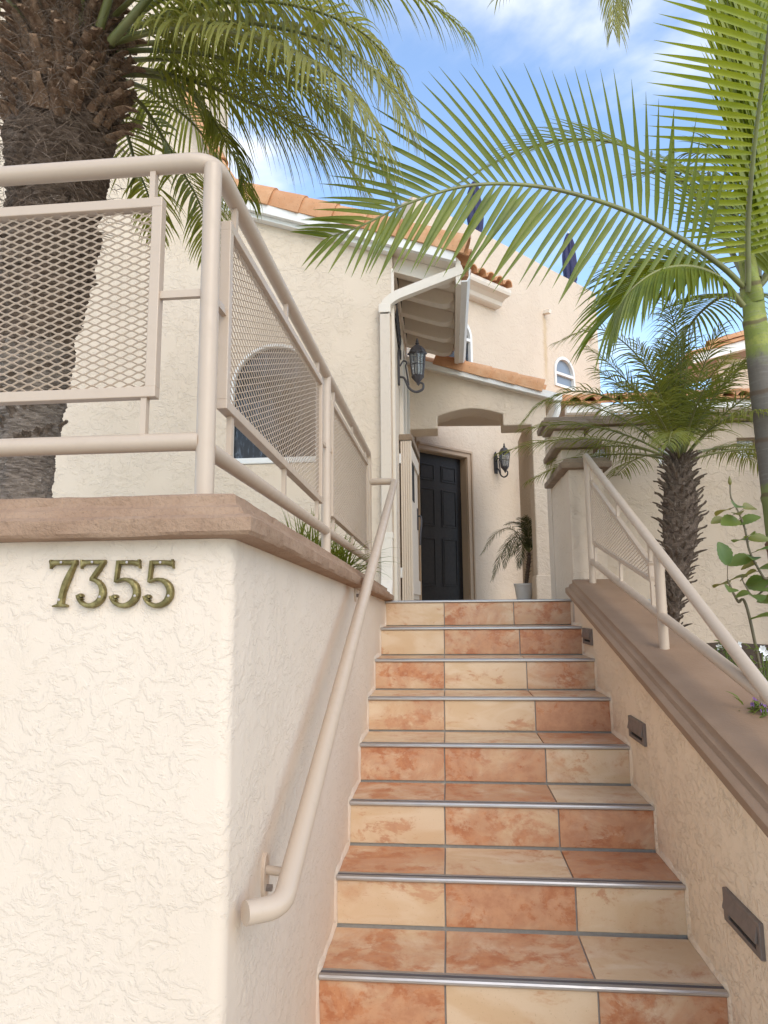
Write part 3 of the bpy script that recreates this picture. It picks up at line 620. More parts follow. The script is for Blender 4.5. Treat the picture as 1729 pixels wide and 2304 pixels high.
part('bottom_rail', MB().tube([(RX, 2.86, 1.768), (RX, 4.392, 1.745)], PR*.95, 16), M_rail, gl, smooth=60)
panel(gl, (-1.86, RYF, 1.916), (-.645, RYF, 1.916), (-.645, RYF, 2.364), (-1.86, RYF, 2.364), (0, -1, 0))
panel(gl, (-3.38, RYF, 1.916), (-2.10, RYF, 1.916), (-2.10, RYF, 2.364), (-3.38, RYF, 2.364), (0, -1, 0))
panel(gl, (RX, 1.508, 1.916), (RX, 2.70, 1.875), (RX, 2.70, 2.372), (RX, 1.508, 2.362), (1, 0, 0))
panel(gl, (RX, 2.97, 1.855), (RX, 4.30, 1.825), (RX, 4.30, 2.365), (RX, 2.97, 2.365), (1, 0, 0))
def stub(a, b_): part('stub', MB().bar(a, b_, .013, .017, (0, 1, 0) if abs(b_[2]-a[2]) > .03 else (0, 0, 1)), M_rail, gl)
for x in (-.66, -1.84): stub((x, RYF, 2.376), (x, RYF, RZ-.012)); stub((x, RYF, 1.815), (x, RYF, 1.905))
stub((-.633, RYF, 2.142), (RX-.015, RYF, 2.142))
for y0, y1, zb0, zb1, lz in ((1.508, 2.70, 1.905, 1.864, (1.788, 1.769)), (2.97, 4.30, 1.844, 1.814, (1.766, 1.747))):
    for f_ in (.045, .5, .955):
        y = y0+(y1-y0)*f_; stub((RX, y, 2.376), (RX, y, RZ-.015)); stub((RX, y, lz[0]+(lz[1]-lz[0])*f_+.015), (RX, y, zb0+(zb1-zb0)*f_))
    stub((RX, y0-.012, 2.14), (RX, y0-.09, 2.14)); stub((RX, y1+.012, 2.13), (RX, y1+.12 if y1 < 3 else y1+.09, 2.13))
# stair handrail on the left wall
hr = thing('handrail', 'sloping tan pipe handrail bracketed to the wall left of the steps', 'handrail', (-.345, 1.4, .86))
HX = -.346
part('pipe', MB().tube(fillet([(-.507, 4.40, 2.262), (HX, 4.40, 2.262), (HX, 1.425, .857), (HX-.06, 1.375, .862)], .05, 12), .0225, 20), M_rail, hr, smooth=60)
for y, z in ((1.60, .88), (3.10, 1.555)):
    bp = part('bracket', MB().tube(fillet([(XL+.006, y, z-.02), (XL+.06, y, z-.025), (HX, y+.01, z+.045)], .03), .010, 10), M_rail, hr, smooth=60)
    bm_ = MB(); bm_.prism([(.024*math.cos(a*.5236), .052*math.sin(a*.5236)) for a in range(12)], lambda u, v, x: (x, y+u, z-.035+v), XL-.002, XL+.008)
    part('wall_plate', bm_, M_rail, bp, bevel=.002)
    part('bolt', MB().tube([(XL+.0075, y, z-.058), (XL+.020, y, z-.058)], .008, 6), M_bronze, bp)
# right guard
gr_ = thing('stair_railing', 'tan pipe railing with mesh panel sloping down the right stair wall', 'railing', (.88, 4.34, 1.58))
QX = .88; top = lambda y: 2.373-.517*(4.34-y); low = lambda y: 1.722-.237*(4.36-y)
part('top_rail', MB().tube([(QX, 4.36, top(4.36)), (QX, 1.0, top(1.0))], PR*1.02, 18), M_rail, gr_, smooth=60)
for y in (4.34, 2.98): part('post', MB().tube([(QX, y, cap_top(y)-.004), (QX, y, top(y)-.005)], PR, 18), M_rail, gr_, smooth=60)
part('bottom_rail', MB().tube([(QX, 4.35, low(4.35)), (QX, 2.99, low(2.99))], PR*.95, 16), M_rail, gr_, smooth=60)
part('bottom_rail', MB().tube([(QX, 2.97, low(2.97)), (QX, 2.07, low(2.07)+.002)], PR, 16), M_rail, gr_, smooth=60)
panel(gr_, (QX, 3.10, 1.553), (QX, 4.235, 1.818), (QX, 4.235, 2.196), (QX, 3.10, 1.622), (-1, 0, 0), .02, .022)
def stub2(a, b_): part('stub', MB().bar(a, b_, .013, .017, (0, 1, 0)), M_rail, gr_)
for y in (3.10, 3.63, 4.22):
    pt = 1.622+(2.196-1.622)*(y-3.10)/1.135; pb = 1.553+(1.818-1.553)*(y-3.10)/1.135
    stub2((QX, y, pt+.01), (QX, y, top(y)-.016)); stub2((QX, y, low(y)+.015), (QX, y, pb-.008))

# ------------------------------------------------------------------ step lights
for y, z, lab in ((4.045, 1.268, 'small bronze step light next to the top steps'), (3.075, .918, 'bronze step light set in the tan wall by the middle steps'), (2.082, .585, 'large bronze step light near the bottom right corner')):
    s_ = thing('step_light', lab, 'step light', (XR, y, z-.043), 'bronze step lights in the stair wall')
    part('face_plate', MB().prism(rect(y-.12, z-.045, y+.12, z+.045), lambda a, c, x: (x, a, c), XR+.01, XR-.012, [rect(y-.09, z-.030, y+.09, z-.018)]), M_bronze, s_, bevel=.003)
    part('hood', MB().prism([(XR-.0115, z+.036), (XR-.020, z-.002), (XR-.020, z-.010), (XR-.0115, z-.010)], lambda x, c, a: (x, a, c), y-.108, y+.108), M_bronze, s_, bevel=.002)
    part('lens', MB().box((XR-.004, y-.101, z-.036), (XR+.004, y+.101, z-.011)), M_dark, s_)

# ------------------------------------------------------------------ house number digits: domed ribbons
def ribbon(mb, pts, ws, dome=.0055, seg=None, base=.0):
    P = [Vector((p[0], p[1])) for p in pts]; n_ = len(P)
    for i, p in enumerate(P):
        t_ = (P[min(i+1, n_-1)]-P[max(i-1, 0)]).normalized(); s_ = Vector((-t_.y, t_.x)); w = ws[i]
        for k, (f_, h) in enumerate(((-1, 0), (-1, .45), (-.72, .85), (0, 1), (.72, .85), (1, .45), (1, 0))):
            q_ = p+s_*w*f_*.41; mb.v.append((q_.x, base-h*dome, q_.y))
    b_ = len(mb.v)-7*n_
    mb.f += [(b_+i*7+k, b_+i*7+k+1, b_+(i+1)*7+k+1, b_+(i+1)*7+k) for i in range(n_-1) for k in range(6)]
    mb.f += [tuple(b_+k for k in range(7)), tuple(b_+(n_-1)*7+k for k in range(7))[::-1]]
def arcp(cx, cy, rx, ry, a0, a1, n_=18): return [(cx+rx*math.cos(R(a0+(a1-a0)*i/n_)), cy+ry*math.sin(R(a0+(a1-a0)*i/n_))) for i in range(n_+1)]
def taper(n_, *ks): 
    out = []
    for i in range(n_):
        t_ = i/(n_-1)*(len(ks)-1); k = min(int(t_), len(ks)-2); out.append(ks[k]+(ks[k+1]-ks[k])*(t_-k))
    return out
def digit(ch):
    mb = MB(); screws = []
    if ch == '7':
        ribbon(mb, [(.02, .90), (.10, .93), (.60, .93)], [.20, .13, .13]); ribbon(mb, [(.03, .99), (.035, .80)], [.07, .03])
        p = spline([(.585, .97), (.44, .66), (.33, .36), (.28, .05)], 14); ribbon(mb, p, taper(15, .06, .14, .17, .15, .17), .0075); ribbon(mb, [(.13, .03), (.22, .045), (.36, .045), (.44, .03)], [.05, .09, .09, .05], .0065)
        screws = [(.28, .93), (.28, .16)]
    if ch == '3':
        ribbon(mb, [(.05, .91), (.12, .935), (.56, .935)], [.18, .12, .12]); ribbon(mb, [(.045, .99), (.05, .80)], [.07, .03]); ribbon(mb, [(.55, .96), (.42, .78), (.28, .585)], [.07, .13, .11], .0075)
        p = arcp(.26, .31, .27, .27, 90, -170, 26); ribbon(mb, p, taper(27, .09, .13, .18, .16, .10, .08), .0072); ribbon(mb, arcp(.05, .22, .035, .035, 0, 330, 10), [.10]*11, .0078)
        screws = [(.3, .935), (.50, .22)]
    if ch == '5':
        ribbon(mb, [(.10, .93), (.40, .93), (.58, .90)], [.12, .12, .16]); ribbon(mb, [(.55, .99), (.585, .80)], [.05, .03]); ribbon(mb, [(.115, .97), (.095, .75), (.075, .52)], [.11, .10, .09], .0073)
        p = [(.075, .53)] + arcp(.25, .31, .28, .27, 118, -165, 26); ribbon(mb, p, taper(28, .07, .10, .17, .185, .15, .10, .08), .0075); ribbon(mb, arcp(.06, .20, .035, .035, 0, 330, 10), [.10]*11, .0078)
        screws = [(.32, .93), (.52, .24)]
    return mb, screws
for ch, dx, lab in (('7', 107, 'brass house number digit seven, leftmost on the cream wall'), ('3', 172, 'brass house number digit three between the seven and a five'), ('5', 245, 'brass house number digit five right after the three'), ('5', 317, 'brass house number digit five, rightmost of the four digits')):
    p0 = ony(dx, 1312, 1.33); p1 = ony(dx, 1208, 1.33); H = p1.z-p0.z
    mb, scr = digit(ch); g = local_thing('number_digit', lab, 'house number', (p0.x, 1.3275, p0.z-.001), 0, 'brass house number digits')
    mb.v = [(x*H*1.0, y-.0045 if y < -.0001 else y, z*H) for x, y, z in mb.v]
    o = part('numeral', mb, M_brass, g, smooth=45)
    for sx, sz in scr: part('screw', MB().lathe([(.0028, 0), (.0026, .0012), (.0006, .0016)], (0, 0, 0), 10), M_screw, o); s_ = o.children[-1] if o.children else None; bpy.context.view_layer.update(); s_ = col.objects[-1]; s_.rotation_euler = (R(90), 0, 0); s_.location = (sx*H, -.0112, sz*H)

# ------------------------------------------------------------------ wall lanterns
def lantern(loc, rz, lab, mat, z0):
    g = local_thing('wall_lantern', lab, 'lantern', loc, rz, 'black iron wall lanterns')
    cx = .185
    pl = part('wall_plate', MB().prism([(-.03, -.16), (.03, -.16), (.038, -.10), (.038, .10), (.03, .14), (0, .185), (-.03, .14), (-.038, .10), (-.038, -.10)], lambda y, z, x: (x, y, z), .0, .018), mat, g, bevel=.003)
    sp_ = spline([(.018, 0, -.085), (.06, 0, -.10), (.10, 0, -.19), (.16, 0, -.235), (.225, 0, -.215), (.235, 0, -.165), (.205, 0, -.15), (.19, 0, -.175)], 40)
    part('scroll_arm', MB().tube(sp_, taper(41, .010, .011, .012, .010, .006), 10), mat, g, smooth=60)
    part('upper_scroll', MB().tube(spline([(.02, 0, .02), (.055, 0, .07), (.085, 0, .05), (.075, 0, .02), (.085, 0, -.06), (.10, 0, -.17)], 30), .008, 8), mat, g, smooth=60)
    rt, rb, zt, zb = .080, .056, .125, -.085; cg = MB(); gl_ = MB()
    for k in range(6):
        a, a2 = R(60*k+30), R(60*k+90); T0 = Vector((cx+rt*math.cos(a), rt*math.sin(a), zt)); B0 = Vector((cx+rb*math.cos(a), rb*math.sin(a), zb)); T1 = Vector((cx+rt*math.cos(a2), rt*math.sin(a2), zt)); B1 = Vector((cx+rb*math.cos(a2), rb*math.sin(a2), zb))
        cg.bar(B0, T0, .011, .011, (math.cos(a), math.sin(a), 0)); cg.bar(T0, T1, .012, .016); cg.bar(B0, B1, .012, .012)
        cg.bar(B0.lerp(T0, .5), B1.lerp(T1, .5), .005, .006); cg.bar((B0+B1)/2, (T0+T1)/2, .005, .006, (math.cos(a), math.sin(a), 0))
        gl_.add([B0*.97+Vector((cx, 0, zb))*.03, B1*.97+Vector((cx, 0, zb))*.03, T1*.97+Vector((cx, 0, zt))*.03, T0*.97+Vector((cx, 0, zt))*.03], [(0, 1, 2, 3)])
    part('cage', cg, mat, g); part('glass', gl_, M_lglass, g)
    part('roof', MB().lathe([(.092, .128), (.094, .136), (.080, .150), (.066, .180), (.042, .205), (.022, .215), (.016, .225)], (cx, 0, 0), 6), mat, g, smooth=30)
    part('finial', MB().lathe([(.012, .224), (.020, .234), (.010, .246), (.013, .256), (.004, .285)], (cx, 0, 0), 10), mat, g, smooth=60)
    part('base_cup', MB().lathe([(.010, -.165), (.012, -.15), (.030, -.130), (.056, -.100), (.060, -.086)], (cx, 0, 0), 6), mat, g, smooth=30)
    part('bulb', MB().lathe([(.004, -.08), (.012, -.06), (.018, 0), (.010, .035), (.003, .05)], (cx, 0, 0), 10), M_white, g, smooth=60)
lantern((XS, 6.12, 3.655), 0, 'weathered black iron lantern high on the side wall beside the downspout', M_iron2, 0)
c = w45(1.60, 0, .0); lantern((c.x, c.y, 3.60), R(-45), 'black iron lantern inside the porch right of the dark door', M_iron, 0)

# ------------------------------------------------------------------ gate, open against the side wall
ga = Vector((-.378, 6.16, 0)); gb_ = Vector((-.345, 7.0, 0)); gd = (gb_-ga).normalized(); gn = Vector((gd.y, -gd.x, 0)); GL = (gb_-ga).length
gt = thing('garden_gate', 'cream boarded gate standing open along the side wall by the door', 'gate', (ga.x, ga.y, LAND))
def gbox(mb, u0, u1, o0, o1, z0, z1): return mb.obox(ga+gd*(u0+u1)/2+gn*(o0+o1)/2+Vector((0, 0, (z0+z1)/2)), gd*(u1-u0)/2, gn*(o1-o0)/2, (0, 0, (z1-z0)/2))
for i in range(5): part('stile_board', gbox(MB(), 0, .035, -.05+i*.0205, -.05+i*.0205+.0185, LAND+.015, 2.97), M_gate, gt, bevel=.003)
for i in range(6): part('plank', gbox(MB(), .036+i*.138, .036+i*.138+.134, -.03, .03, LAND+.03, 2.95-.012*i), M_gate, gt, bevel=.003)
part('top_rail', gbox(MB(), -.012, GL, -.062, .062, 2.972, 3.03), M_cap2, gt, bevel=.006)
part('cross_rail', gbox(MB(), .04, GL-.01, .031, .05, 2.80, 2.93), M_gate, gt, bevel=.003); part('cross_rail', gbox(MB(), .04, GL-.01, .031, .05, 1.56, 1.70), M_gate, gt, bevel=.003)
wdw = part('viewing_slot', gbox(MB(), .20, .42, .031, .038, 2.45, 2.85), M_dark, gt)
hl = part('handle', gbox(MB(), GL-.10, GL-.05, .031, .042, 2.22, 2.44), M_iron2, gt)
hp = ga+gd*(GL-.075)
part('lever', MB().tube(spline([hp+gn*.04+Vector((0, 0, 2.36)), hp+gn*.065+Vector((0, 0, 2.36)), hp+gn*.075-gd*.02+Vector((0, 0, 2.30)), hp+gn*.065-gd*.05+Vector((0, 0, 2.17)), hp+gn*.06-gd*.05+Vector((0, 0, 2.06))], 24), .009, 8), M_iron2, hl, smooth=60)
for z in (1.75, 2.80): part('hinge', MB().tube([ga-gn*.058+Vector((0, -.012, z-.045)), ga-gn*.058+Vector((0, -.012, z+.045))], .012, 10), M_white, gt)
# iron script ornament on the side wall near the eave
om = MB()
for i in range(7):
    y = 5.80+i*.085; z = 4.06-i*.028
    om.tube(spline([(XS+.012, y-.05, z+.05), (XS+.02, y-.01, z+.10), (XS+.02, y+.03, z+.04), (XS+.014, y-.01, z-.03), (XS+.02, y-.05, z-.01), (XS+.016, y, z-.09), (XS+.012, y+.04, z-.06)], 22), .007, 6)
om.bar((XS+.004, 5.74, 4.03), (XS+.004, 6.36, 3.83), .008, .012)
tag(part('wall_ornament', om, M_iron, smooth=60), 'dark iron scroll ornament on the side wall under the eave', 'ornament')

# ------------------------------------------------------------------ closed navy umbrellas on the roof deck
for (dx, dy0, dy1, y, lab) in ((1228, 505, 622, 12.9, 'closed navy patio umbrella standing on the roof deck, right one'), (1022, 393, 512, 11.2, 'closed navy patio umbrella partly hidden by the green frond')):
    a = ony(dx+6, dy1, y); b_ = ony(dx, dy0, y); H = b_.z-a.z
    u = thing('patio_umbrella', lab, 'umbrella', (a.x, y, 6.45), 'closed umbrellas on the roof deck')
    part('pole', MB().tube([(a.x, y, 6.45), (a.x, y, b_.z)], .022, 10), M_white, u, smooth=60)
    part('canopy', MB().lathe([(.03, H), (.06, H*.93), (.10, H*.80), (.085, H*.76), (.115, H*.60), (.13, H*.35), (.11, H*.16), (.085, H*.10), (.14, 0.), (.10, .02)], (a.x, y, a.z), 32, lambda th, z: 1+.22*math.sin(8*th+z*1.5)+.06*math.sin(3*th+z*6)), M_navy, u, smooth=50)
    part('base', MB().lathe([(.22, 0), (.22, .06), (.05, .08)], (a.x, y, 6.451), 16), M_iron, u)
    part('finial', MB().lathe([(.01, 0), (.022, .03), (.004, .06)], (a.x, y, b_.z), 8), M_white, u)

# ------------------------------------------------------------------ palms
def leaflet(mb, p, d, nrm, L, w, droop, segs=5, fold=.28, curl=0):
    d = d.normalized(); nrm = (nrm-d*nrm.dot(d)); nrm = nrm.normalized() if nrm.length > 1e-4 else d.orthogonal(); b_ = len(mb.v); g = Vector((0, 0, -1)); q_ = Vector(p); cur = d.copy(); ds = L/segs
    for i in range(segs+1):
        s_ = i/segs; ww = w*(.38+.62*min(1, s_/.16))*max(.03, 1-max(0, (s_-.22)/.78)**1.7)
        sd = cur.cross(nrm).normalized(); nn_ = sd.cross(cur)
        mb.v += [tuple(q_-sd*ww/2+nn_*fold*ww), tuple(q_), tuple(q_+sd*ww/2+nn_*fold*ww)]
        cur = (cur+g*droop*(.4+1.2*s_)/segs*2+nrm*curl/segs).normalized(); q_ = q_+cur*ds
    for i in range(segs): a = b_+i*3; mb.f += [(a, a+1, a+4, a+3), (a+1, a+2, a+5, a+4)]
def frond(tree, pts, n_, L, w, nrm, a0=68, a1=28, droop=.3, vee=.15, t0=.14, leafm=None, rachm=None, r0=.012, indiv=False, sides=(1, -1), jit=.06, lenp=None, segs=5, name='frond', dspread=0.):
    sp_ = spline(pts, 70); N_ = Vector(nrm).normalized(); nt = len(sp_)
    o = part(name, MB().tube(sp_, [r0*(1-.85*i/(nt-1)) for i in range(nt)], 7), rachm, tree, smooth=60)
    cum = [0.]
    for a, b_ in zip(sp_[:-1], sp_[1:]): cum.append(cum[-1]+(b_-a).length)
    mb = MB()
    for i in range(n_):
        t_ = t0+(1-t0)*(i/(n_-1))
        for sd in sides:
            tt = min(.999, max(0, t_+random.uniform(-.5, .5)*jit/n_*3+(.5/n_ if sd > 0 else 0))); k = tt*cum[-1]; j = 0
            while j < nt-2 and cum[j+1] < k: j += 1
            u_ = (k-cum[j])/max(1e-6, cum[j+1]-cum[j]); p = sp_[j].lerp(sp_[j+1], min(1, u_)); T_ = (sp_[min(j+2, nt-1)]-sp_[max(j-1, 0)]).normalized()
            Nn = (N_-T_*N_.dot(T_)).normalized(); S_ = T_.cross(Nn)*sd
            v = max(0., (tt-t0)/(1-t0)); ang = R(a0+(a1-a0)*v**1.1+random.uniform(-1, 1)*jit*40)
            ve = vee+random.uniform(-1, 1)*(jit*1.2+dspread); d = T_*math.cos(ang)+(S_*math.cos(ve)+Nn*math.sin(ve))*math.sin(ang)
            prof = lenp(v) if lenp else (.55+.45*min(1, v/.2))*(1-.62*max(0, (v-.45)/.55)**1.5)
            LL = L*prof*random.uniform(1-jit*2, 1+jit); m_ = MB() if indiv else mb
            leaflet(m_, p, d, Nn, LL, w*random.uniform(.85, 1.1)*(1-.4*max(0, v-.6)/.4), droop*random.uniform(.7, 1.35), segs)
            if indiv: part('leaflet', m_, leafm, o, smooth=True, recalc=False)
    if not indiv: part('leaflets', mb, leafm, o, smooth=True, recalc=False, kind='stuff')
    return o
def arc_pts(c, az, el, L, sag, n_=5, r=0.):
    d = Vector((math.sin(az)*math.cos(el), math.cos(az)*math.cos(el), math.sin(el))); hz = Vector((math.sin(az), math.cos(az), 0))
    return [Vector(c)+hz*r+d*L*(i/n_)+Vector((0, 0, -1))*sag*L*(i/n_)**2+hz*L*.18*sag*(i/n_)**2 for i in range(n_+1)]
def boot_meshes(mat, w, h, th, nvar=4, spike=.5):
    out = []
    for v in range(nvar):
        rr = random.Random(v+3); mb = MB(); rows = 4
        for i in range(rows+1):
            s_ = i/rows; ww = w*(1-s_*spike*rr.uniform(.8, 1.1)); oz = h*s_; oo = h*.34*s_*s_*rr.uniform(.7, 1.4)+.002; tt = th*(1-.5*s_)
            for k, (f_, b_) in enumerate(((-1, 0), (-.5, .7), (.1, 1), (.6, .6), (1, 0))):
                mb.v.append((f_*ww/2, -(oo+tt*b_), oz+(rr.uniform(-.18, .18)*h*.5 if i == rows else 0)))
            mb.v += [(ww/2*.9, -(oo-tt*.4), oz), (-ww/2*.9, -(oo-tt*.4), oz)]
        mb.f = [(i*7+k, i*7+(k+1) % 7, (i+1)*7+(k+1) % 7, (i+1)*7+k) for i in range(rows) for k in range(7)]
        mb.f += [tuple(range(7))[::-1], tuple(rows*7+k for k in range(7))]
        out.append(mb.mesh('leaf_base', mat, smooth=35))
    return out
def put_boot(tree, me, p, out, axis, tilt, sc_):
    z = (axis*math.cos(tilt)+out*math.sin(tilt)).normalized(); y = -(out-z*out.dot(z)).normalized(); x = y.cross(z)
    o = bpy.data.objects.new('leaf_base', me); col.objects.link(o); o.parent = tree
    m = Matrix((x*sc_, y*sc_, z*sc_)).transposed().to_4x4(); m.translation = Vector(p)
    o.matrix_basis = m; o.matrix_parent_inverse = Matrix.Translation(-ORG[tree.name]); return o
# --- big date palm on the patio, left
prof_l = [(40, 1180, 52, 3.36), (52, 1075, 53, 3.34), (66, 900, 62, 3.28), (85, 700, 84, 3.15), (112, 480, 108, 3.0), (134, 300, 132, 2.9), (145, 190, 135, 2.86), (155, 80, 112, 2.82), (162, 10, 80, 2.8)]
ax_l = [(ony(x, y, Y), hw/1475*((ony(x, y, Y)-CAM).dot(FW))) for x, y, hw, Y in prof_l]
base_l = ax_l[0][0].copy(); base_l.z = 1.41; ax_l[0] = (base_l, ax_l[0][1]*1.05)
dp = thing('date_palm', 'large date palm with shaggy brown trunk behind the left railing', 'palm tree', tuple(base_l))
cl = spline([p for p, r in ax_l], 150); rl = [v.x for v in spline([(r, 0, 0) for p, r in ax_l], 150)]
def trunk_mesh(cl, rl, seg, rough, rings, seed):
    mb = MB(); n_ = len(cl); L = 0
    for i, p in enumerate(cl):
        if i: L += (cl[i]-cl[i-1]).length
        for k in range(seg):
            th = 2*math.pi*k/seg; sh = .035*math.sin(th*5+i*.9)+.02*math.sin(th*11+i*1.7); ph = ((L+sh*.5)/rings+.5*(k*10//seg % 2)) % 1
            r = rl[i]*(1+rough*(ph-.5)+rough*.9*noise.noise((math.cos(th)*4+seed, math.sin(th)*4, L*16)))
            mb.v.append((p.x+r*math.cos(th), p.y+r*math.sin(th), p.z))
    mb.f = [(i*seg+k, i*seg+(k+1) % seg, (i+1)*seg+(k+1) % seg, (i+1)*seg+k) for i in range(n_-1) for k in range(seg)]
    mb.f += [tuple(range(seg))[::-1], tuple((n_-1)*seg+k for k in range(seg))]
    return mb
i1 = 52
part('lower_trunk', trunk_mesh(spline(cl[:i1], 170), [v.x for v in spline([(r, 0, 0) for r in rl[:i1]], 170)], 60, .10, .045, 1), M_barkg, dp, smooth=40)
part('trunk', trunk_mesh(spline(cl[i1-1:], 260), [v.x*(.93 if i < 60 else .80) for i, v in enumerate(spline([(r, 0, 0) for r in rl[i1-1:]], 260))], 64, .13, .06, 2), M_bark, dp, smooth=40)
bms = boot_meshes(M_boot, .072, .125, .020, 7, .6); bmd = boot_meshes(M_boot2, .06, .06, .016, 4, .35)
cnt = 0
for i in range(30, 149):
    p, r = cl[i], rl[i]; ax = (cl[min(i+1, 150)]-cl[i-1]).normalized(); f_ = i/150
    zone = 'scar' if f_ < .50 else ('fibre' if f_ < .61 else 'boot')
    if zone == 'fibre': continue
    nb_ = 3 if zone == 'scar' else 7
    for k in range(nb_):
        th = i*2.399+k*2*math.pi/nb_+random.uniform(-.15, .15); out = Vector((math.cos(th), math.sin(th), 0))
        if out.y > .35 or cnt > 298: continue
        cnt += 1
        if zone == 'scar': put_boot(dp, random.choice(bmd), p+out*r*.90, out, ax, random.uniform(.2, .6), random.uniform(.7, 1.15))
        else: put_boot(dp, random.choice(bms), p+out*r*.78, out, ax, random.uniform(.3, 1.15), random.uniform(.6, 1.2))
fb = MB()
for i in range(2600):
    f_ = random.uniform(.48, .99); k = int(f_*149); th = random.uniform(-math.pi, .3); out = Vector((math.cos(th), math.sin(th), 0))
    p = cl[k]+out*rl[k]*random.uniform(.92, 1.03); tg = Vector((-math.sin(th), math.cos(th), 0))*random.uniform(-1, 1)+Vector((0, 0, random.uniform(-.9, .5)))+out*random.uniform(.1, .55)
    leaflet(fb, p, tg, out, random.uniform(.05, .16), random.uniform(.002, .005), random.uniform(0, .6), 3, .1)
part('fibre', fb, M_bark, dp, kind='stuff', recalc=False)
def D(pts): return [ony(*p) for p in pts]
UPV = (0, 0, 1)
dl = dict(n_=64, L=.50, w=.0165, a0=72, a1=38, droop=1.05, vee=.18, leafm=M_lphx, rachm=M_rach, r0=.014, jit=.07, dspread=.12)
F = lambda pts, nrm=(0, -.25, 1), **k: frond(dp, D(pts), nrm=nrm, **{**dl, **k})
F([(215, 110, 2.8), (310, 70, 2.75), (500, 48, 2.65), (650, 70, 2.6), (750, 112, 2.55), (825, 170, 2.5), (880, 270, 2.5)], indiv=True, leafm=M_lphx2, n_=72, L=.50)
F([(240, 115, 2.85), (320, 108, 2.85), (450, 118, 2.85), (600, 165, 2.85), (700, 215, 2.85), (800, 312, 2.85), (850, 420, 2.9)], indiv=True, n_=72, L=.50)
F([(250, 145, 2.9), (330, 153, 2.95), (420, 175, 3.0), (520, 212, 3.05), (630, 262, 3.1), (725, 325, 3.15), (790, 410, 3.2)])
F([(260, 160, 2.9), (340, 165, 3.0), (400, 190, 3.05), (450, 245, 3.1), (490, 310, 3.1), (520, 370, 3.15), (535, 430, 3.15)], L=.36)
F([(250, 180, 3.1), (310, 230, 3.3), (360, 310, 3.4), (400, 380, 3.4), (435, 450, 3.4), (450, 540, 3.4)], L=.40, n_=46, droop=.6)
F([(240, 200, 3.1), (275, 290, 3.4), (295, 360, 3.5), (320, 420, 3.5), (335, 500, 3.5)], L=.36, n_=40, droop=.6)
F([(230, 90, 2.8), (360, -10, 2.8), (520, -70, 2.75), (700, -80, 2.7), (850, -40, 2.65), (950, 20, 2.65), (1010, 70, 2.65)], L=.42)
F([(235, 80, 2.85), (380, 30, 3.0), (540, 0, 3.2), (680, 20, 3.3), (790, 80, 3.4), (860, 170, 3.5)], L=.46)
F([(240, 100, 2.85), (400, 90, 3.1), (560, 110, 3.35), (680, 180, 3.5), (750, 270, 3.6), (790, 370, 3.6)], L=.44)
F([(220, 60, 2.8), (330, -40, 2.6), (450, -110, 2.4), (600, -120, 2.3), (720, -80, 2.25), (800, -20, 2.2)], L=.40)
F([(260, 170, 3.0), (330, 200, 3.3), (420, 270, 3.6), (480, 360, 3.7), (510, 450, 3.7)], L=.40, n_=46)
F([(235, 95, 2.75), (380, 60, 2.6), (540, 75, 2.45), (670, 130, 2.35), (770, 215, 2.3), (830, 320, 2.3)], leafm=M_lphx2, L=.46)
F([(240, 85, 2.8), (400, 15, 2.95), (600, 5, 3.05), (760, 55, 3.1), (850, 140, 3.15), (900, 240, 3.2)], leafm=M_lphx2, L=.46)
F([(250, 130, 2.9), (380, 130, 3.2), (520, 170, 3.45), (620, 240, 3.6), (690, 330, 3.7)], L=.44)
for px, py, x2, y2, yy in ((60, 70, -40, -120, 2.5), (110, 80, 40, -160, 2.45), (170, 60, 190, -200, 2.45), (215, 60, 290, -180, 2.5), (30, 100, -150, -60, 2.6), (140, 50, 100, -220, 2.9), (190, 60, 260, -200, 3.1), (240, 90, 420, -120, 2.4)):
    a = ony(px, py, 2.68); b_ = ony(x2, y2, yy); m_ = (b_-a)
    frond(dp, [a, a+m_*.5, b_, b_+m_*.7+Vector((0, 0, -.1)), b_+m_*1.25+Vector((m_.x*.3, m_.y*.3, -.45))], nrm=(0, -.3, 1), **{**dl, 't0': .26, 'r0': .022, 'n_': 44})
# --- king palm, right
kb = ony(1665, 1160, 3.6); kx = 1.625
kp = thing('king_palm', 'king palm with smooth trunk and long arching fronds at the right edge', 'palm tree', (kx+.1, 3.6, .7))
kt = [(.6, .13), (1.2, .100), (1.5, .090), (1.70, .086), (1.745, .093), (1.76, .083), (1.95, .080), (1.99, .085), (2.02, .078), (2.25, .075), (2.27, .078), (2.29, .074), (2.5, .070), (2.52, .073), (2.54, .069), (2.70, .066), (2.85, .061), (2.90, .064), (2.915, .057), (3.0, .053), (3.10, .056), (3.115, .047), (3.25, .042), (3.4, .03)]
tb = MB(); sg = 28
for z, r in kt:
    for k in range(sg):
        th = 2*math.pi*k/sg; tb.v.append((kx+.008+(3.0-z)*.042+r*math.cos(th), 3.6+r*math.sin(th), z+.022*math.sin(th+z*4)*(1 if z > 2 else .4)))
tb.f = [(i*sg+k, i*sg+(k+1) % sg, (i+1)*sg+(k+1) % sg, (i+1)*sg+k) for i in range(len(kt)-1) for k in range(sg)] + [tuple(range(sg))[::-1], tuple((len(kt)-1)*sg+k for k in range(sg))]
part('trunk', tb, M_king, kp, smooth=50)
cs = MB().tube(spline([(kx+.012, 3.575, 3.02), (kx-.01, 3.545, 3.12), (kx-.045, 3.53, 3.22)], 12), taper(13, .04, .036, .02), 12); part('crownshaft', cs, M_king, kp, smooth=60)
kd = dict(n_=46, L=.56, w=.027, a0=78, a1=34, droop=.10, vee=.12, t0=.13, leafm=M_lking, rachm=M_rachk, r0=.016, jit=.025)
TOC = tuple(-FW); FK = lambda pts, nrm=TOC, **k: frond(kp, D(pts), nrm=nrm, **{**kd, **k})
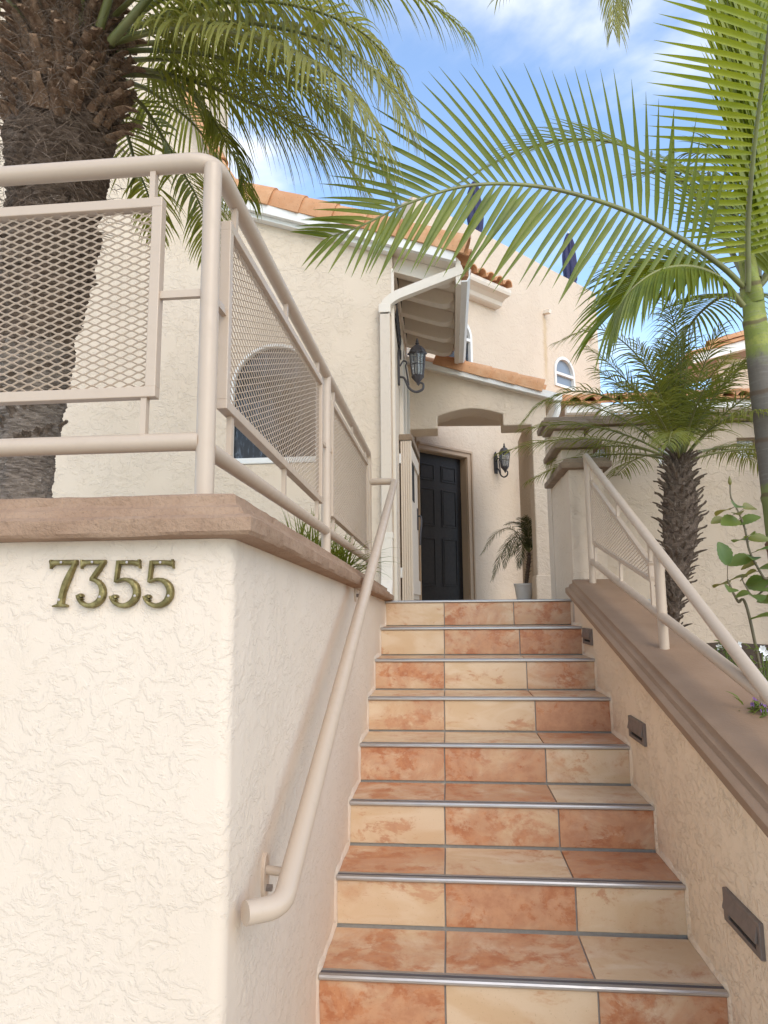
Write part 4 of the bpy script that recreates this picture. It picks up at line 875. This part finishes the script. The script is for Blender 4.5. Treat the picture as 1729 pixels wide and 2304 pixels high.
klen = lambda v: (.72+.28*min(1, v/.25))*(1-.70*max(0, (v-.5)/.5)**1.4)
FK([(1606, 618, 3.55), (1560, 575, 3.45), (1480, 520, 3.3), (1370, 462, 3.15), (1240, 418, 3.0), (1120, 398, 2.9), (1000, 403, 2.8), (880, 440, 2.75), (780, 488, 2.7), (712, 512, 2.7)], indiv=True, n_=44, w=.031, jit=.05, lenp=klen, vee=.10, a0=74, a1=26, L=.62)
FK([(1618, 630, 3.55), (1617, 480, 3.4), (1630, 320, 3.2), (1650, 160, 3.0), (1665, 20, 2.85), (1672, -120, 2.75), (1668, -240, 2.7)], indiv=True, n_=42, w=.027, leafm=M_lkingb, a0=84, a1=60, L=.58, droop=.03, vee=.05, t0=.10, lenp=lambda v: .55+.45*min(1, v/.35))
FK([(1606, 660, 3.55), (1560, 605, 3.45), (1500, 577, 3.35), (1430, 582, 3.25), (1370, 620, 3.2), (1330, 670, 3.2)], nrm=(.1, -.7, .7), n_=40, L=.60, a0=60, a1=14, droop=.35, vee=.05, indiv=True, lenp=lambda v: .9-.3*v)
FK([(1610, 600, 3.7), (1540, 470, 4.0), (1450, 370, 4.2), (1340, 312, 4.4), (1230, 300, 4.5), (1120, 325, 4.6), (1010, 385, 4.6)], nrm=(.1, -.35, .9), n_=44, L=.55, droop=.15, a0=60, a1=25, w=.022)
FK([(1625, 600, 3.7), (1590, 470, 3.9), (1540, 400, 4.0), (1470, 370, 4.1), (1390, 375, 4.2)], nrm=(.3, -.6, .7), n_=36, L=.5, a0=70, a1=30, droop=.2)
FK([(1640, 600, 3.7), (1640, 480, 3.9), (1610, 380, 4.1), (1560, 330, 4.2), (1490, 330, 4.3)], nrm=(.5, -.6, .6), n_=36, L=.5, a0=75, a1=40, droop=.3)
FK([(1640, 600, 3.75), (1632, 420, 3.9), (1610, 240, 4.0), (1590, 60, 4.05), (1575, -150, 4.1), (1560, -350, 4.1)], nrm=(.35, -.9, .1), n_=110, L=.75, a0=22, a1=13, droop=.0, w=.05, leafm=M_lkingb, vee=.03, t0=.05, dspread=.1)
FK([(1650, 560, 3.8), (1655, 380, 3.95), (1640, 180, 4.05), (1625, 0, 4.1), (1610, -250, 4.1)], nrm=(.5, -.85, .1), n_=90, L=.7, a0=24, a1=15, droop=.0, w=.05, leafm=M_lkingb, vee=.03, t0=.05, dspread=.1)
FK([(1640, 620, 3.65), (1700, 560, 3.6), (1780, 560, 3.55), (1850, 620, 3.5)], n_=30, L=.5, droop=.4)
FK([(1640, 620, 3.8), (1690, 520, 4.1), (1720, 430, 4.4), (1700, 380, 4.7)], nrm=(0, -.7, .7), n_=30, L=.5, droop=.5)
FK([(1610, 640, 3.75), (1560, 640, 4.1), (1500, 690, 4.4), (1460, 760, 4.5)], nrm=(0, -.5, .8), n_=34, L=.45, droop=.5, w=.018)
# --- tall palm behind, only its trunk and one hanging frond reach the picture
tp0 = ony(1668, 0, 4.75); tpb = Vector((tp0.x+.35, 4.75, 1.25))
tp = thing('tall_palm', 'pale grey trunk of a taller palm at the top right corner', 'palm tree', tuple(tpb))
part('trunk', trunk_mesh(spline([tpb, (tpb+tp0)/2+Vector((.06, 0, 0)), tp0, tp0+Vector((-.12, 0, 2.2))], 120), [.17]*121, 30, .03, .12, 7), M_barkg, tp, smooth=50)
top_ = tp0+Vector((-.12, 0, 2.2))
frond(tp, [top_, ony(1560, -430, 4.6), ony(1440, -330, 4.5), ony(1360, -180, 4.45), ony(1330, -40, 4.4), ony(1325, 60, 4.4)], n_=60, L=.45, w=.014, nrm=(0, -.2, 1), a0=60, a1=25, droop=.9, leafm=M_lphx2, rachm=M_rach, r0=.018, t0=.3, dspread=.25)
frond(tp, [top_, ony(1540, -460, 4.5), ony(1420, -340, 4.35), ony(1345, -180, 4.3), ony(1325, -20, 4.3), ony(1340, 70, 4.3)], n_=70, L=.42, w=.014, nrm=(0, -.2, 1), a0=60, a1=25, droop=.9, leafm=M_lphx2, rachm=M_rach, r0=.018, t0=.3, dspread=.25)
frond(tp, [top_, ony(1580, -400, 4.7), ony(1470, -300, 4.6), ony(1390, -160, 4.55), ony(1350, -30, 4.5), ony(1345, 50, 4.5)], n_=70, L=.42, w=.014, nrm=(0, -.2, 1), a0=60, a1=25, droop=.9, leafm=M_lphx2, rachm=M_rach, r0=.018, t0=.3, dspread=.25)
for az, el in ((-.9, .5), (.4, .4), (1.5, .5), (2.6, .4), (-2.2, .6), (3.6, .3)): frond(tp, arc_pts(top_, az, el, 2.2, .75), n_=36, L=.5, w=.016, nrm=UPV, a0=60, a1=28, droop=.6, leafm=M_lphx2, rachm=M_rach, r0=.02)
# --- pygmy date palm in the planter
def pygmy(name, lab, base, line, fr, boots, leafm, frp, mesh_mat, tsz):
    tr = thing(name, lab, 'palm tree', tuple(base)); c_ = spline([p for p, r in line], 60); r_ = [v.x for v in spline([(r, 0, 0) for p, r in line], 60)]
    part('trunk', trunk_mesh(c_, [v*.66 for v in r_], 40, .14, .03, 4), M_bark, tr, smooth=40)
    bm_ = boot_meshes(M_boot2, tsz*.8, tsz*1.7, tsz*.28, 4, .75)
    for i in range(boots):
        f_ = (i+.5)/boots; k = int(f_*59); th = i*2.39996; out = Vector((math.cos(th), math.sin(th), 0)); ax = (c_[k+1]-c_[max(0, k-1)]).normalized()
        put_boot(tr, random.choice(bm_), c_[k]+out*r_[k]*.58, out, ax, random.uniform(.3, .8), random.uniform(.7, 1.3))
    return tr, c_[-1]
pb_ = ony(1450, 1385, 4.25); pl_ = [(Vector((pb_.x, 4.25, cap_top(4.25)-.66)), .055)] + [(ony(x, y, 4.25), hw/1475*(ony(x, y, 4.25)-CAM).dot(FW)) for x, y, hw in ((1456, 1330, 18), (1464, 1240, 34), (1470, 1150, 50), (1470, 1070, 48), (1468, 1010, 32), (1468, 985, 22))]
pg, ptop = pygmy('pygmy_date_palm', 'pygmy date palm with spiky brown trunk in the planter by the wall', pl_[0][0], pl_, None, 280, M_lpyg, None, None, .040)
ptop = ony(1470, 1000, 4.25)
pk = dict(n_=42, L=.21, w=.0095, a0=62, a1=26, droop=.55, vee=.15, t0=.24, leafm=M_lpyg, rachm=M_rach, r0=.008, jit=.09, dspread=.22, segs=4)
for i in range(30):
    az = i*2.39996+.4; el = R([82, 70, 58, 46, 34, 24][i % 6]+random.uniform(-6, 6)); L = random.uniform(.95, 1.2)
    frond(pg, arc_pts(ptop, az, el, L, .20+.25*(math.cos(el))), nrm=UPV, **pk)
frond(pg, D([(1460, 985, 4.2), (1400, 910, 4.1), (1320, 860, 4.0), (1240, 845, 3.95), (1170, 870, 3.9), (1130, 910, 3.9)]), nrm=UPV, **pk)
frond(pg, D([(1465, 985, 4.25), (1430, 860, 4.2), (1370, 760, 4.15), (1290, 710, 4.1), (1200, 740, 4.05)]), nrm=UPV, **pk)
frond(pg, D([(1468, 985, 4.25), (1470, 850, 4.3), (1465, 740, 4.3), (1440, 650, 4.3), (1400, 620, 4.3)]), nrm=(0, -.8, .3), **pk)
frond(pg, D([(1475, 985, 4.25), (1520, 870, 4.2), (1570, 800, 4.2), (1620, 790, 4.2), (1650, 840, 4.2)]), nrm=UPV, **pk)
# --- potted palm in the porch
ppb = Vector((.872, 8.28, LAND))
pot = thing('plant_pot', 'white tapered plant pot standing in the porch', 'pot', tuple(ppb))
part('vessel', MB().lathe([(.078, 0), (.082, .01), (.108, .195), (.116, .197), (.116, .222), (.104, .222), (.100, .19)], ppb, 28), M_pot, pot, smooth=40)
part('potting_soil', MB().lathe([(.099, .17), (.099, .196)], ppb, 20), M_soil, pot)
base = ppb+Vector((.03, 0, .19)); line = [(base, .03), (base+Vector((.02, 0, .15)), .034), (base+Vector((.045, 0, .32)), .033), (base+Vector((.05, 0, .40)), .02)]
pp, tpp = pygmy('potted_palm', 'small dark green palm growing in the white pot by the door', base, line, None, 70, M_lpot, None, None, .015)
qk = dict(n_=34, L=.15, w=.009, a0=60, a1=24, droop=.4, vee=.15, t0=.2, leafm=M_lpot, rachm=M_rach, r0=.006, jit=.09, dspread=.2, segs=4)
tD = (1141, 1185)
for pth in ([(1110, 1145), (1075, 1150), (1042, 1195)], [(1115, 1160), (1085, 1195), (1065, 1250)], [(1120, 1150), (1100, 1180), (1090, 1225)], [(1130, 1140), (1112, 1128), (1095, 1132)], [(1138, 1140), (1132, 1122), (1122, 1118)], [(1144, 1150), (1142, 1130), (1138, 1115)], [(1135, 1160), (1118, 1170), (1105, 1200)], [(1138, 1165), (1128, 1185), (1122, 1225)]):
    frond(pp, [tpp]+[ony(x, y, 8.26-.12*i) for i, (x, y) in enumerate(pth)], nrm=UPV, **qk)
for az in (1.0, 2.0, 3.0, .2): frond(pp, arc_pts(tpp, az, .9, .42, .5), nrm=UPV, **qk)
# --- pot of strappy leaves behind the left railing
fpb = Vector((-.75, 3.55, 1.42)); fp = thing('fern_pot', 'dark pot of strappy green leaves behind the left railing', 'potted plant', tuple(fpb))
part('vessel', MB().lathe([(.10, 0), (.12, .18), (.135, .19), (.135, .215), (.12, .215)], fpb, 24), M_darkpot, fp, smooth=40)
lf = MB()
for i in range(190):
    th = random.uniform(0, 6.283); e = random.uniform(.5, 1.45); d = Vector((math.cos(th)*math.cos(e), math.sin(th)*math.cos(e), math.sin(e)))
    leaflet(lf, fpb+Vector((random.uniform(-.07, .07), random.uniform(-.07, .07), .2)), d, Vector((0, 0, 1)), random.uniform(.22, .40), random.uniform(.008, .014), random.uniform(.35, .9), 6)
part('leaves', lf, M_lpyg, fp, kind='stuff', smooth=True, recalc=False)
fpb2 = Vector((-.68, 4.1, 1.42)); fp = thing('fern_pot', 'second pot of bright strappy leaves near the railing end', 'potted plant', tuple(fpb2))
part('vessel', MB().lathe([(.10, 0), (.12, .16), (.135, .17), (.135, .195), (.12, .195)], fpb2, 24), M_darkpot, fp, smooth=40)
lf = MB()
for i in range(170):
    th = random.uniform(0, 6.283); e = random.uniform(.5, 1.45); d = Vector((math.cos(th)*math.cos(e), math.sin(th)*math.cos(e), math.sin(e)))
    leaflet(lf, fpb2+Vector((random.uniform(-.07, .07), random.uniform(-.07, .07), .18)), d, Vector((0, 0, 1)), random.uniform(.25, .42), random.uniform(.008, .014), random.uniform(.35, .9), 6)
part('leaves', lf, M_lking, fp, kind='stuff', smooth=True, recalc=False)
# ------------------------------------------------------------------ rose bush and flowers in the planter
def z6(x, y): return (1150+x/2.6027)/KD, (550+y/2.6027)/KD
RY = 2.95
rb = ony(1690, 1420, RY); rb.z = cap_top(RY)-.64
rs = thing('rose_bush', 'rose bush with thorny stems and green leaves at the right edge', 'shrub', tuple(rb))
M_stem = paint('stem_green', (.13, .10, .05), .5)
def zz(*p): return [ony(*z6(x, y), RY) for x, y in p]
s1 = spline([rb]+zz((1560, 2080), (1480, 1950), (1400, 1800), (1370, 1660), (1330, 1560), (1290, 1480), (1285, 1410)), 50); s2 = spline([rb+Vector((-.03, 0, .02))]+zz((1400, 2190), (1330, 2090), (1285, 2000), (1270, 1960)), 40); s3 = spline([s1[9]]+zz((1430, 2060), (1370, 1990), (1350, 1940)), 24)
for s_, r in ((s1, .006), (s2, .007), (s3, .0045)):
    so_ = part('stem', MB().tube(s_, taper(len(s_), r, r*.5), 7), M_stem, rs, smooth=60); th_ = MB()
    for i in range(2, len(s_)-8, 2):
        d = Vector((random.uniform(-1, 1), random.uniform(-1, 1), .2)).normalized(); th_.tube([s_[i], s_[i]+d*.011], [.0022, .0003], 4)
    part('thorns', th_, M_stem, so_, kind='stuff')
part('bud', MB().lathe([(.002, 0), (.007, .008), (.008, .016), (.004, .03), (.001, .04)], s1[-1], 10), M_lrose2, rs, smooth=60)
def leaf(tree, c, d, nrm, L, W, mat, name='leaf', attach=None):
    mb = MB(); n_ = 12; d = d.normalized(); nrm = (nrm-d*nrm.dot(d)).normalized(); s_ = d.cross(nrm)
    for i in range(n_+1):
        t_ = i/n_; w = W*math.sin(math.pi*min(1, t_*.93+.05))**.75*(1+(.06 if i % 2 else -.03)); bend = -.22*L*(t_-.1)**2
        p = c+d*L*(t_-.5)+nrm*bend
        mb.v += [tuple(p-s_*w/2+nrm*.14*w), tuple(p-s_*w/4+nrm*.05*w), tuple(p), tuple(p+s_*w/4+nrm*.05*w), tuple(p+s_*w/2+nrm*.14*w)]
    mb.f = [(i*5+k, i*5+k+1, i*5+k+6, i*5+k+5) for i in range(n_) for k in range(4)]
    o = part(name, mb, mat, tree, smooth=True, recalc=False)
    if attach is not None: part('leaf_stalk', MB().tube([c-d*L*.5, attach], .0014, 5), M_stem, o)
    return o
allst = s1+s2+s3
for x, y, L, young in ((1290, 1620, 1.1, 0), (1240, 1562, 1.0, 1), (1215, 1615, .7, 1), (1330, 1525, 1., 0), (1402, 1538, .9, 1), (1395, 1612, .95, 0), (1330, 1570, .8, 1), (1345, 1728, 1.1, 0), (1455, 1722, .9, 1), (1400, 1700, .8, 0), (1250, 1810, 1.1, 0), (1345, 1850, 1.1, 0), (1420, 1830, .9, 0), (1390, 1880, .8, 1), (1232, 1988, 1.1, 1), (1290, 2015, .9, 0), (1385, 1935, 1., 1), (1330, 1950, .9, 1), (1455, 1995, 1.5, 0), (1440, 2060, 1.1, 0), (1490, 1890, 1., 0), (1480, 2175, 1.3, 0), (1350, 2050, .8, 0), (1500, 2080, 1.2, 0), (1420, 1970, .9, 0), (1500, 1780, 1., 0), (1520, 2010, 1.2, 0)):
    c_ = ony(*z6(x, y), RY+random.uniform(-.08, .08)); at = min(allst, key=lambda q_: (q_-c_).length); d = (c_-at); d = d.normalized()+Vector((0, random.uniform(-.4, .4), random.uniform(-.1, .2)))
    leaf(rs, c_, d, Vector((random.uniform(-.4, .4), -.75, .75)), (.088*L), .062*L, M_lrose2 if young else M_lrose, attach=at)
def flowers(name, lab, c_, n_, spread, mat, size, seed):
    rr = random.Random(seed); fl = thing(name, lab, 'flowers', (c_.x, c_.y, cap_top(c_.y)-.62)); lf_ = MB(); root = Vector((c_.x, c_.y, cap_top(c_.y)-.64))
    for i in range(n_):
        q_ = c_+Vector((rr.gauss(0, spread), rr.gauss(0, spread), rr.gauss(0, spread*.7))); lf_.tube([root+Vector((rr.uniform(-.03, .03), rr.uniform(-.03, .03), 0)), root.lerp(q_, .6)+Vector((0, 0, .02)), q_], .0022, 5)
        pm = MB()
        for k in range(5):
            a = k*1.2566+rr.uniform(0, 1); d = Vector((math.cos(a), -.5, math.sin(a)*.9)).normalized(); leaflet(pm, q_, d, Vector((0, -1, .4)), size, size*.8, .1, 3, .1)
        part('blossom', pm, mat, fl, recalc=False)
    for i in range(n_*9):
        q_ = c_+Vector((rr.gauss(0, spread*1.3), rr.gauss(0, spread*1.3), rr.uniform(-.16, .02))); leaflet(lf_, q_, Vector((rr.uniform(-1, 1), rr.uniform(-1, 1), rr.uniform(-.2, .8))), Vector((0, 0, 1)), rr.uniform(.03, .055), .012, .3, 4)
    part('foliage', lf_, M_lrose, fl, kind='stuff', recalc=False)
flowers('white_flowers', 'cluster of white flowers behind the right railing', ony(1572, 1398, 2.9), 9, .022, M_petal, .016, 1)
flowers('white_flowers', 'white flowers at the right edge under the sloping rail', ony(1650, 1412, 2.8), 9, .03, M_petal, .016, 2)
flowers('purple_flowers', 'small purple flowers spilling over the stair wall cap at right', ony(1652, 1518, 2.30), 16, .022, M_purple, .009, 3)
